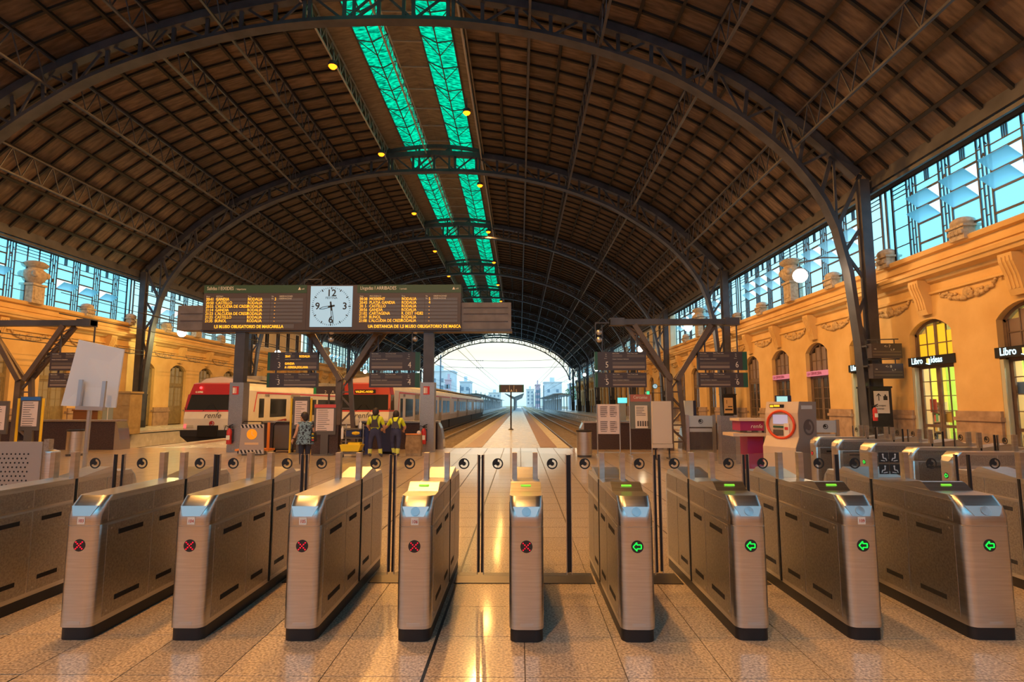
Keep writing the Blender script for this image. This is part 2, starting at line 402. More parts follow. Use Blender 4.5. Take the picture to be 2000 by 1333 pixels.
# eave beam (valance) along each side
for side in (-1, 1):
    t = struct(MB().prism([(SX(side, s), z) for s, z in ((20.95, 10.62), (21.05, 11.35), (21.55, 11.0), (21.75, 10.55))], 'xz', YBACK - 4, YEND).build('beam', M['iron']))
    MB().bx(*sorted((SX(side, 21.0), SX(side, 21.12))), YBACK, YEND, 10.42, 10.56).build('flange', M['iron'], t)
    mb = MB()
    k = 0; y = YBACK
    while y < YEND - .5:
        mb.bar((SX(side, 21.08), y, 10.44), (SX(side, 21.08), y + .42, 10.60), .04); y += .42
    stuff(mb.build('fretwork', M['iron'], t))
# ---------------------------------------------------------------- monitor roof with green sheets
mon = tag(ob('roof_monitor', None, None, (CX, YBACK, 19.8)), 'raised ridge monitor of grey boards with two strips of green corrugated sheet', 'skylight')
mon['kind'] = 'structure'
def MZ(s): return 21.25 - 0.2 * abs(s) - 19.8
LEN = YEND - YBACK
for (a, b) in ((-3.6, -2.35), (-.75, 1.0), (2.75, 3.6)):
    pts = [(a, MZ(a)), (b, MZ(b))] if a * b >= 0 else [(a, MZ(a)), (0, MZ(0)), (b, MZ(b))]
    poly = pts + [(p[0], p[1] + .06) for p in pts[::-1]]
    MB().prism(poly, 'xz', -4, LEN).build('board_strip', M['greyboard'], mon)
for s in (-3.6, 3.6): MB().bx(s - .03, s + .03, -4, LEN, -.2, MZ(3.6) + .04).build('monitor_side', M['greyboard'], mon)
for (a, b) in ((-2.35, -.75), (1.0, 2.75)):
    nseg = 56
    me = MB().prism([(a, MZ(a) + .03), (b, MZ(b) + .03), (b, MZ(b) + .045), (a, MZ(a) + .045)], 'xz', .01, LEN / nseg - .01).mesh('green_sheet', M['green_sheet'])
    for k in range(nseg): ob('green_sheet', me, mon, (0, k * LEN / nseg, 0))
    # fine iron bracing below each strip
    m = (a + b) / 2
    MB().bar((m, 0, MZ(m) - .35), (m, LEN, MZ(m) - .35), .06).build('ridge_bar', M['iron'], mon)
    for e in (a, b): MB().bar((e, 0, MZ(e) - .05), (e, LEN, MZ(e) - .05), .07).build('edge_bar', M['iron'], mon)
    hb = MB().bar((a, 0, MZ(a) - .06), (m, 0, MZ(m) - .35), .05).bar((m, 0, MZ(m) - .35), (b, 0, MZ(b) - .06), .05)
    hb.bar((a, 0, MZ(a) - .06), (m, 1.18, MZ(m) - .35), .035).bar((b, 0, MZ(b) - .06), (m, 1.18, MZ(m) - .35), .035)
    hb.bar((m, 0, MZ(m) - .35), (m, .5, MZ(m)), .035)
    me = hb.mesh('cross_brace', M['iron'])
    for k in range(int(LEN / 2.37)): ob('cross_brace', me, mon, (0, k * 2.37, 0))
cb = MB().bar((-.75, 0, MZ(.75) - .05), (1.0, 0, MZ(1.0) - .05), .06).mesh('board_batten', M['whitewire'])
for k in range(int(LEN / 2.37)): ob('board_batten', cb, mon, (0, k * 2.37 + .6, 0))
# ---------------------------------------------------------------- lattice girders running along the shed
def lattice_mesh(L, n, dep, w, dirv, mat_):
    """unit pieces in local coords: runs along +y from the top chord at the origin, hanging along dirv"""
    d = Vector((dirv[0], 0, dirv[1])) * dep
    top = MB().bar((0, 0, 0), (0, L, 0), w, w).mesh('top_chord', mat_)
    bot = MB().bar(d, d + Vector((0, L, 0)), w * 1.2, w).mesh('bottom_chord', mat_)
    st = L / n
    br = MB().bar((0, 0, 0), d + Vector((0, st / 2, 0)), w * .5, w * .5).bar(d + Vector((0, st / 2, 0)), (0, st, 0), w * .5, w * .5).mesh('lattice_brace', mat_)
    return top, bot, br, st
def girder(label, group, parts, loc, n, near):
    t = thing('lattice_girder', label, 'girder', loc, 0, group, 'structure')
    top, bot, br, st = parts
    ob('top_chord', top, t); ob('bottom_chord', bot, t)
    if near:
        for k in range(n): ob('lattice_brace', br, t, (0, k * st, 0))
    else:
        v = [tuple(p.co) for p in br.vertices]; f = [tuple(p.vertices) for p in br.polygons]; mb = MB()
        for k in range(n): mb.add([(p[0], p[1] + k * st, p[2]) for p in v], f)
        stuff(mb.build('lattice_brace', br.materials[0], t))
for side in (-1, 1):
    for i in (2, 4, 7, 10):
        n = normal_at(i); s, z = ROWS[i]
        parts = lattice_mesh(BAY, 14, 1.25, .085, (0, -1), M['iron'])
        for k in range(len(ARCH_Y) - 1):
            girder('dark iron lattice girder slung below the boarded roof slope between two arches', 'lattice girders under the roof slopes', parts,
                   (SX(side, s - n.x * .12), ARCH_Y[k], z - n.y * .12), 14, k in (1, 2))
parts = lattice_mesh(BAY, 16, .95, .07, (0, -1), M['whitewire'])
for s in (-3.45, -.55, 3.45):
    for k in range(len(ARCH_Y) - 1):
        girder('pale iron lattice girder running below the green skylight', 'pale girders under the skylight', parts, (CX + s, ARCH_Y[k], 20.3 if s != -.55 else 20.7), 16, k == 2)
# ---------------------------------------------------------------- arch trusses
LP = arcparam(lowz, 0, 19.5, 15); UP = arcparam(roofz, 0, 20.6, 15)
def arch_parts():
    full = [(-s, z) for s, z in arcparam(lowz, 0, 19.5, 40)[:0:-1]] + arcparam(lowz, 0, 19.5, 40)
    low = MB(); w, h = .34, .20
    pts = [(-20.3, 0), (-20.15, 4), (-19.9, 7)] + full + [(19.9, 7), (20.15, 4), (20.3, 0)]
    inn = []; out = []
    for i, p in enumerate(pts):
        a, b = pts[max(i-1,0)], pts[min(i+1,len(pts)-1)]; d = Vector((b[0]-a[0], b[1]-a[1])).normalized(); n = Vector((-d.y, d.x))
        inn.append((p[0] - n.x*h/2, p[1] - n.y*h/2)); out.append((p[0] + n.x*h/2, p[1] + n.y*h/2))
    for i in range(len(pts) - 1):
        low.prism([inn[i], inn[i+1], out[i+1], out[i]], 'xz', -w/2, w/2)
    # flange plate
    for i in range(len(pts) - 1):
        low.prism([inn[i], inn[i+1], (inn[i+1][0]*.9985, inn[i+1][1]-.03), (inn[i][0]*.9985, inn[i][1]-.03)], 'xz', -w*.75, w*.75)
    up = MB(); q = arcparam(roofz, 0, 20.6, 40); fu = [(-s, z) for s, z in q[:0:-1]] + q
    for i in range(len(fu) - 1):
        a, b = fu[i], fu[i+1]; d = Vector((b[0]-a[0], b[1]-a[1])).normalized(); n = Vector((-d.y, d.x))
        up.prism([(a[0]-n.x*.42, a[1]-n.y*.42), (b[0]-n.x*.42, b[1]-n.y*.42), (b[0]-n.x*.06, b[1]-n.y*.06), (a[0]-n.x*.06, a[1]-n.y*.06)], 'xz', -.2, .2)
    return low.mesh('lower_chord', M['iron'], 40), up.mesh('upper_chord', M['iron'], 40)
low_me, up_me = arch_parts()
web = []
for side in (-1, 1):
    for i in range(0 if side == 1 else 1, 16):
        l, u = LP[i], UP[i]; web.append(('web_post', MB().bar((side*l[0], 0, l[1]), (side*u[0], 0, u[1]-.15), .16, .10, (0, 1, 0)).mesh('web_post', M['iron'])))
    for i in range(15):
        l, u = (LP[i], UP[i+1]) if i % 2 else (LP[i+1], UP[i])
        web.append(('web_brace', MB().bar((side*l[0], 0, l[1]), (side*u[0], 0, u[1]-.15), .10, .07, (0, 1, 0)).mesh('web_brace', M['iron'])))
colm = MB().bx(-.2, .2, -.2, .2, 0, 11.0).bx(-.27, .27, -.06, .06, 0, 11.0).mesh('column', M['iron'])
cas = MB().bx(-.5, .35, -.42, .42, 0, 2.25).bx(-.53, .38, -.45, .45, 2.25, 2.32).mesh('column_casing', M['black'])
legx = hermite([(0, 20.3), (4, 20.15), (7, 19.9), (8.96, 19.5), (10.2, 19.0)])
lac = []
zz = [2.3, 3.7, 5.1, 6.5, 7.9, 9.2]
for i in range(5):
    a = zz[i]; b = zz[i+1]
    if i % 2: a, b = b, a
    lac.append(MB().bar((legx(a), 0, a), (20.65, 0, b), .12, .09, (0, 1, 0)).mesh('column_lacing', M['iron']))
for k, Y in enumerate(ARCH_Y):
    t = thing('arch_truss', 'dark riveted iron arch truss spanning the hall on laced columns', 'arch truss', (CX, Y, 0), 0, 'iron arch trusses of the train shed', 'structure')
    ob('lower_chord', low_me, t); ob('upper_chord', up_me, t)
    near = 1 <= k <= 5
    if near:
        for nme, me in web: ob(nme, me, t)
    else:
        mb = MB()
        for nme, me in web: mb.add([tuple(p.co) for p in me.vertices], [tuple(p.vertices) for p in me.polygons])
        stuff(mb.build('web_lattice', M['iron'], t))
    for side in (-1, 1):
        c = ob('column', colm, t, (side * 20.65, 0, 0))
        c2 = ob('column_casing', cas, t, (side * 20.65, 0, 0)); c2.scale = (side, 1, 1)
        for me in lac:
            o = ob('column_lacing', me, t); o.scale = (side, 1, 1)
    # curved tie across the monitor
    mb = MB(); tp = [(s, 20.35 - 0.035*s*s) for s in [x * .6 - 3.6 for x in range(13)]]
    for a, b in zip(tp, tp[1:]): mb.bar((a[0], 0, a[1]), (b[0], 0, b[1]), .24, .2, (0, 1, 0))
    for s in (-3.3, -1.1, 1.1, 3.3): mb.bar((s, 0, lowz(abs(s))), (s, 0, 20.2), .14, .1, (0, 1, 0))
    mb.bar((-1.1, 0, 18.5), (1.1, 0, 20.2), .1, .08, (0, 1, 0))
    mb.build('monitor_tie', M['iron'], t)
# ================================================================ SIDE WALLS
DOORW, SPRING, ARCHTOP = 2.2, 4.30, 4.78
def arch_profile(w, spring, top, n=12):
    """points of a segmental arch from -w/2 to w/2"""
    h = top - spring; r = (w*w/4 + h*h) / (2*h)
    a = math.asin(w / 2 / r)
    return [(r * math.sin(lerp(-a, a, i / n)), spring + r * math.cos(lerp(-a, a, i / n)) - r * math.cos(a)) for i in range(n + 1)]
AP = arch_profile(DOORW, SPRING, ARCHTOP)
MOD = BAY / 4
PAV = (56.9, 73.5)          # two-storey pavilions stand in this bay
def wall_module_mesh(m):
    mb = MB(); w = DOORW / 2
    # local x = depth into the wall (0..0.7), y along, z up ; plane yz prisms along x
    mb.bx(0, .7, -MOD/2, -w, 0, 5.7).bx(0, .7, w, MOD/2, 0, 5.7)
    for a, b in zip(AP, AP[1:]): mb.prism([(a[0], a[1]), (b[0], b[1]), (b[0], 5.7), (a[0], 5.7)], 'yz', 0, .7)
    return mb
def bracket_mesh():
    pr = [(0, 4.95), (-.16, 4.92), (-.22, 5.1), (-.30, 5.5), (-.46, 5.95), (-.48, 6.2), (0, 6.2)]
    mb = MB().prism([(x, z) for x, z in pr], 'xz', -.26, .26)
    pr2 = [(-.02, 5.12), (-.25, 5.12), (-.33, 5.5), (-.49, 5.95), (-.5, 6.1), (-.02, 6.1)]
    for yy in (-.14, 0, .14): mb.prism(pr2, 'xz', yy - .03, yy + .03)
    return mb
def swag_mesh():
    mb = MB(); n = 14
    rr = random.Random(3)
    for i in range(n + 1):
        t = i / n * 2 - 1; z = 5.62 - .30 * (1 - t*t); y = t * 1.35
        r = .07 + .07 * (1 - abs(t))
        for q in range(3):
            a = rr.uniform(0, 6.28); mb.sphere((-.05, y + .06*math.cos(a), z + .07*math.sin(a)), r * rr.uniform(.6, 1.0), 6, 4, (.7, 1.2, .9))
    mb.lathe([(.0, -.05), (.16, -.05), (.19, 0), (.15, .05), (.0, .07)], (0, 0, 0), 12)
    o = len(mb.v) - 60
    for i in range(o, len(mb.v)):
        x, y, z = mb.v[i]; mb.v[i] = (-.08 - z, y, 5.42 + x)
    return mb
def urn_mesh():
    mb = MB().bx(-.35, .35, -.42, .42, 7.3, 8.35).bx(-.42, .42, -.5, .5, 8.3, 8.42)
    mb.bx(-.38, -.33, -.3, .3, 7.5, 8.2)
    mb.lathe([(.30, 8.42), (.50, 8.6), (.62, 8.85), (.60, 9.1), (.42, 9.25), (.40, 9.32), (.60, 9.42), (.66, 9.55), (.45, 9.7), (.12, 9.78)], (0, 0, 0), 14)
    for a in range(4):
        mb.sphere((.55*math.cos(a*1.571+.785), .55*math.sin(a*1.571+.785), 8.95), .2, 8, 6)
    return mb
def cap_mesh():
    mb = MB().bx(-.28, .28, -.34, .34, 7.2, 7.62).bx(-.34, .34, -.42, .42, 7.62, 7.7)
    mb.lathe([(.36, 7.7), (.40, 7.8), (.34, 7.92), (.2, 8.0), (.05, 8.04)], (0, 0, 0), 12)
    for yy in (-.25, -.08, .09, .26): mb.sphere((-.3, yy, 7.45), .1, 6, 4)
    return mb
MODM = wall_module_mesh(None)
walls = {}
for side, nm in ((1, 'wall_right'), (-1, 'wall_left')):
    mb = MB()
    Ys = [YBACK + (i + .5) * MOD for i in range(int((YEND - YBACK) / MOD + .5))]
    for y in Ys: mb.add([(SX(side, WALL_S + p[0]), p[1] + y, p[2]) for p in MODM.v], MODM.f)
    # face orientation is irrelevant for closed pieces
    wl = struct(mb.build(nm, M['plaster'])); walls[side] = (wl, Ys)
    def strip(name, pts, m, a=YBACK - 4, b=YEND): return MB().prism([(SX(side, s), z) for s, z in pts], 'xz', a, b).build(name, m, wl)
    W = WALL_S
    for (a, b) in ((YBACK - 4, YEND),):
        strip('wall_upper', [(W, 5.7), (W + .7, 5.7), (W + .7, 7.25), (W, 7.25)], M['plaster'], a, b)
        strip('string_course', [(W, 5.62), (W - .09, 5.66), (W - .09, 5.74), (W, 5.78)], M['plaster'], a, b)
        strip('cornice', [(W, 6.05), (W - .12, 6.1), (W - .16, 6.22), (W - .42, 6.3), (W - .46, 6.42), (W - .52, 6.44), (W - .54, 6.56), (W, 6.6)], M['plaster'], a, b)
        strip('parapet_rail', [(W, 7.12), (W - .14, 7.16), (W - .17, 7.3), (W - .1, 7.36), (W + .2, 7.36), (W + .2, 7.12)], M['plaster'], a, b)
        strip('parapet_mould', [(W, 6.80), (W - .06, 6.82), (W - .06, 6.9), (W, 6.92)], M['plaster'], a, b)
    # plinth piers, brackets, swags, parapet caps, urns
    pl = MB().bx(-.10, .1, -MOD/2 + DOORW/2 + .02, MOD/2 - DOORW/2 - .02, 0, 1.05).bx(-.16, .1, -MOD/2 + DOORW/2 - .03, MOD/2 - DOORW/2 + .03, 1.05, 1.18).bx(-.10, .1, -MOD/2 + DOORW/2 + .02, MOD/2 - DOORW/2 - .02, 1.18, 1.38).mesh('plinth_pier', M['stone'])
    bk = bracket_mesh().mesh('keystone_bracket', M['plaster']); sw = swag_mesh().mesh('carved_swag', M['ornament'], 60)
    cp = cap_mesh().mesh('parapet_cap', M['ornament_grey'], 40); ur = urn_mesh().mesh('urn_finial', M['ornament_grey'], 40)
    def put(name, me, y):
        o = ob(name, me, wl, (SX(side, W), y, 0)); o.scale = (side, 1, 1); return o
    for i, y in enumerate(Ys):
        put('keystone_bracket', bk, y)
        e = y + MOD / 2
        put('plinth_pier', pl, e); put('carved_swag', sw, e)
        if not (PAV[0] - 1 < e < PAV[1] + 1):
            kk = int(round((e - YBACK) / MOD))
            put('urn_finial' if kk % 4 == 2 else 'parapet_cap', ur if kk % 4 == 2 else cp, e)
    # rooms behind the doors, closed
    rm = struct(MB().bx(*sorted((SX(side, W + 6), SX(side, W + 6.2))), YBACK - 4, YEND, -.2, 7.3).build('wall_rear', M['plaster_pale']))
    MB().bx(*sorted((SX(side, W + .5), SX(side, W + 6.2))), YBACK - 4, YEND, 5.4, 5.6).build('room_ceiling', M['plaster_pale'], rm)
    MB().bx(*sorted((SX(side, W), SX(side, W + 6.2))), YBACK - 4, YEND, -.3, -.005).build('room_floor', M['granite'], rm)
    for y in (YBACK - 4, YEND - .2): MB().bx(*sorted((SX(side, W + .7), SX(side, W + 6.2))), y, y + .2, 0, 5.4).build('room_end', M['plaster_pale'], rm)
    # upper storey pavilion
    pv = struct(MB().bx(*sorted((SX(side, W - .06), SX(side, W + .5))), PAV[0] + 1.2, PAV[1] - 1.2, 7.3, 10.6).build('wall_pavilion', M['plaster_pale']))
    for i in range(5):
        y = PAV[0] + 2.6 + i * 2.85
        f = MB().bx(*sorted((SX(side, W - .09), SX(side, W - .05))), y - .55, y + .55, 7.7, 10.2).build('window_frame', M['white'], pv)
        MB().bx(*sorted((SX(side, W - .12), SX(side, W - .085))), y - .45, y + .45, 7.8, 10.1).build('pane', M['darkglass'], f)
        MB().bx(*sorted((SX(side, W - .14), SX(side, W - .11))), y - .03, y + .03, 7.8, 10.1).build('mullion', M['doorwood'], f)
# end wall behind the camera; glazing above it added to bring in blue daylight
wb = struct(MB().bx(-34, 22, YBACK - 4.4, YBACK - 4, -.3, 7.2).build('wall_back', M['plaster']))
mb = MB(); pts = [(CX + sg * s_, z_) for sg, q in ((-1, ROWS[::-1]), (1, ROWS)) for s_, z_ in q]
mb.prism([(CX + 21.45, 7.2), (CX - 21.45, 7.2)][::-1] + pts[::-1][:0] + pts[::-1], 'xz', YBACK - 4.22, YBACK - 4.2)
lun = mb.build('added_rear_glazing', M['bluepane'], wb)  # unseen window, added so daylight reaches the camera-facing surfaces
mb = MB()
for i in range(-10, 11):
    sx_ = i * 2.1; mb.bx(CX + sx_ - .07, CX + sx_ + .07, YBACK - 4.3, YBACK - 4.1, 7.2, roofz(abs(sx_)))
for z_ in (8.3, 10.4, 12.5, 14.6, 16.7, 18.8): mb.bx(CX - 21, CX + 21, YBACK - 4.28, YBACK - 4.12, z_ - .05, z_ + .05)
mb.build('added_rear_glazing_frame', M['iron'], wb)
# ---------------------------------------------------------------- side glazing
GZ0, GZ1 = 7.30, 10.55
def glazing(side, Y0, idx, near):
    s = WALL_S + .12
    root = struct(ob('window_%d' % idx, None, None, (SX(side, s), Y0, GZ0)))
    H = GZ1 - GZ0; fr = MB(); panes = []; vents = []
    def mull(y, w=.07, z0=0, z1=H): fr.bx(-.03, .03, y - w/2, y + w/2, z0, z1)
    def rail(y0, y1, z, w=.05): fr.bx(-.022, .022, y0, y1, z - w/2, z + w/2)
    def pane(y0, y1, z0, z1): panes.append((y0 + .015, y1 - .015, z0 + .015, z1 - .015))
    def strip(y):      # narrow three-light strip, 0.52 wide
        mull(y, .055); mull(y + .52, .055); mull(y + .18, .026); mull(y + .34, .026)
        for a, b, zs in ((0, .18, (0, .75, 1.45, 2.15, 2.8, H)), (.18, .34, (0, .5, 1.15, 1.7, 2.4, H)), (.34, .52, (0, .75, 1.45, 2.15, 2.8, H))):
            for z0, z1 in zip(zs, zs[1:]):
                pane(y + a, y + b, z0, z1); rail(y + a, y + b, z0, .03)
        fr.bar((0, y + .18, 2.4), (0, y + .26, 2.62), .035); fr.bar((0, y + .26, 2.62), (0, y + .34, 2.4), .035)
        fr.bx(-.04, .04, y + .19, y + .33, 1.55, 1.75); fr.bar((0, y + .09, 2.85), (0, y + .18, 2.98), .03); fr.bar((0, y + .34, 2.98), (0, y + .43, 2.85), .03)
    def plain(y, w, n):
        for i in range(n):
            a, b = y + w * i / n, y + w * (i + 1) / n; mull(b, .05)
            for z0, z1 in ((0, .65), (.65, 1.4), (1.4, 2.2), (2.2, 2.68), (2.68, 2.86), (2.86, 3.04), (3.04, H)): pane(a, b, z0, z1); rail(a, b, z1, .032)
    def module(y, w):
        for z in (.45, 1.22, 1.84, 2.46): rail(y, y + w, z, .075)
        rail(y, y + w, 2.76, .035)
        pane(y, y + w, 0, .45); pane(y, y + w, .45, 1.22); pane(y, y + w, 2.46, 2.76)
        c = y + w / 2
        for d in (-.09, 0, .09): mull(c + d, .022, 2.76, H)
        pane(y, c - .09, 2.76, H); pane(c + .09, y + w, 2.76, H); pane(c - .09, c + .09, 2.76, H)
        vents.append((y + .04, y + w - .04, 1.24))
        if side > 0: vents.append((y + .04, y + w - .04, 1.86))
        else: pane(y, y + w, 1.84, 2.46)
    y = .35; mull(.02, .1); plain(y, .9, 1); y += .9
    for i in range(3):
        strip(y); y += .52; module(y, 1.25); y += 1.25
    strip(y); y += .52; plain(y, 2.4, 3); y += 2.4; strip(y); y += .52
    for i in range(3):
        module(y, 1.25); y += 1.25; strip(y); y += .52
    plain(y, .9, 1); mull(.35, .1); mull(y + .9, .1)
    pane(.05, .35, 0, H); pane(y + .95, BAY - .02, 0, H)
    rail(0, BAY, .02, .08); rail(0, BAY, H - .02, .1)
    fr.build('window_frame', M['iron'], root)
    if near:
        for (a, b, z0, z1) in panes: ob('pane', pane_mesh(b - a, z1 - z0), root, (0, a, z0))
        for (a, b, z) in vents:
            o = ob('vent_pane', pane_mesh(b - a, .60, 'ventpane'), root, (0, a, z)); o.rotation_euler = (0, -side * math.radians(52), 0)
            # hinged at the bottom edge, tipped into the hall
    else:
        mb = MB(); mv = MB()
        for (a, b, z0, z1) in panes: mb.add([(0, a, z0), (0, b, z0), (0, b, z1), (0, a, z1)], [(0, 1, 2, 3)])
        for (a, b, z) in vents:
            dx = -side * .60 * math.sin(math.radians(52)); dz = .60 * math.cos(math.radians(52))
            mv.add([(0, a, z), (0, b, z), (dx, b, z + dz), (dx, a, z + dz)], [(0, 1, 2, 3)])
        stuff(mb.build('pane', M['bluepane'], root)); stuff(mv.build('vent_pane', M['ventpane'], root))
PM = {}
def pane_mesh(w, h, m='bluepane'):
    k = (round(w, 3), round(h, 3), m)
    if k not in PM: PM[k] = MB().bx(-.006, .006, 0, w, 0, h).mesh('pane', M[m])
    return PM[k]
idx = 1
for side in (1, -1):
    for k in range(len(ARCH_Y) - 1):
        if abs(ARCH_Y[k] - PAV[0]) < 1: 
            continue
        glazing(side, ARCH_Y[k], idx, k == 1 if side > 0 else k == 2); idx += 1
# ================================================================ TICKET GATES
LEDR = emit('red_led', (1.0, .0, .02), 1.5); LEDG = emit('green_led', (.0, 1.0, .06), 1.1); LCD = emit('green_lcd', (.25, .9, .05), 0.55, (.1, .3, .03))
STICK = mat('white_sticker', (.80, .76, .70), 0.5); REDINK = mat('red_ink', (.55, .06, .03), 0.5); INK = mat('black_ink', (.02, .02, .022), 0.5)
PADR = mat('red_pad', (.75, .06, .05), 0.35); LENS = mat('grey_lens', (.42, .42, .43), 0.25, 0.6); BEZ = mat('satin_bezel', (.62, .62, .62), 0.42, 0.85)
GLEDGE = mat('glass_edge', (.55, .62, .62), 0.2); POSTM = noisy(mat('post_steel', (.5, .45, .4), 0.35, 1.0), (.46, .42, .38), (.58, .53, .48), 5, 4, stretch=(1, 1, 8), coord='object')
GL, GTOP, GSEAM = 1.9, .955, 1.05
def outline(w, y0, y1, r=.055, n=5):
    h = w / 2; r = min(r, h * .6); P = []
    for cx, cy, a0 in ((h - r, y0 + r, -90), (h - r, y1 - r, 0), (-h + r, y1 - r, 90), (-h + r, y0 + r, 180)):
        for i in range(n + 1):
            a = math.radians(a0 + 90 * i / n); P.append((cx + r * math.cos(a), cy + r * math.sin(a)))
    return P
def gate_meshes(w):
    G = {}
    rings = []
    for z, o in ((.085, 0), (.758, 0), (.760, .004), (.764, .004), (.766, 0), (.825, 0), (.897, .03), (.955, .095)):
        rings.append([(x, y, z) for x, y in outline(w, o, GL - o)])
    G['gate_body'] = MB().loft(rings).mesh('gate_body', M['steel'], 35)
    G['plinth'] = MB().loft([[(x, y, z) for x, y in outline(w - .012, .012, GL - .012)] for z in (0, .085)]).mesh('plinth', M['black'], 35)
    h = w / 2
    # side panels, one plate each
    pls = []
    for (y0, y1) in ((.10, .60), (.615, 1.02), (1.08, 1.42), (1.435, 1.80)):
        pls.append((y0, y1, .12, .745)); pls.append((y0, y1, .775, .915))
    G['side_panels'] = pls
    return G
PLATE = {}
def plate(ly, lz):
    k = (round(ly, 3), round(lz, 3))
    if k not in PLATE: PLATE[k] = MB().bx(0, .003, 0, ly, 0, lz).mesh('side_panel', M['steel_dark'])  # same steel as the body, its colour darkened for the floor it reflects
    return PLATE[k]
slot_me = MB().bx(0, .005, 0, .27, 0, .034).mesh('slot', M['blackslot'])
screw_me = MB().bx(0, .006, -.006, .006, -.006, .006).mesh('screw', M['steel'])
groove_me = MB().bx(0, .005, -.012, .012, .09, .95).mesh('leaf_gap', M['blackslot'])
def logo(mb, cx, cz, y, R=.047, th=.004):
    def sector(r0, r1, a0, a1, n):
        for i in range(n):
            a, b = math.radians(lerp(a0, a1, i/n)), math.radians(lerp(a0, a1, (i+1)/n))
            mb.prism([(cx+r0*math.cos(a), cz+r0*math.sin(a)), (cx+r1*math.cos(a), cz+r1*math.sin(a)), (cx+r1*math.cos(b), cz+r1*math.sin(b)), (cx+r0*math.cos(b), cz+r0*math.sin(b))], 'xz', y, y + th)
    sector(R * .76, R, 0, 360, 28); sector(0, R * .38, 0, 360, 12); sector(R * .30, R * .8, 88, 205, 8)
    return mb
def led_cross():
    mb = MB()
    for i in range(-2, 3):
        for sg in ((1, -1) if i else (1,)):
            mb.lathe([(0, -.002), (.0042, -.002), (.0042, .002), (0, .0025)], (i*.0112, sg*i*.0112, 0), 6)
    mb.xf(Matrix.Rotation(math.pi/2, 4, 'X')); return mb
def led_arrow():
    mb = MB()
    P = [(-.030, 0), (-.004, .028), (-.004, .013), (.026, .013), (.026, -.013), (-.004, -.013), (-.004, -.028)]
    for a, b in zip(P, P[1:] + P[:1]): mb.bar((a[0], 0, a[1]), (b[0], 0, b[1]), .0065, .004, (0, 1, 0))
    return mb
CROSS = led_cross().mesh('light_cross', LEDR); ARROW = led_arrow().mesh('light_arrow', LEDG)
DISC = MB().lathe([(0, 0), (.042, 0), (.042, .005), (0, .006)], (0, 0, 0), 20).xf(Matrix.Rotation(math.pi/2, 4, 'X')).mesh('indicator', INK)
GM = {}
def reader_mesh(w, mirror=False):
    h = w / 2 - .004
    pr = [(.105, .95), (.30, .945), (.315, .952), (.40, 1.008), (.43, 1.012), (.80, .957), (.80, .95)]
    if mirror: pr = [(GL - y, z) for y, z in pr][::-1]
    return MB().prism(pr, 'yz', -h, h).mesh('card_reader', M['steel'])
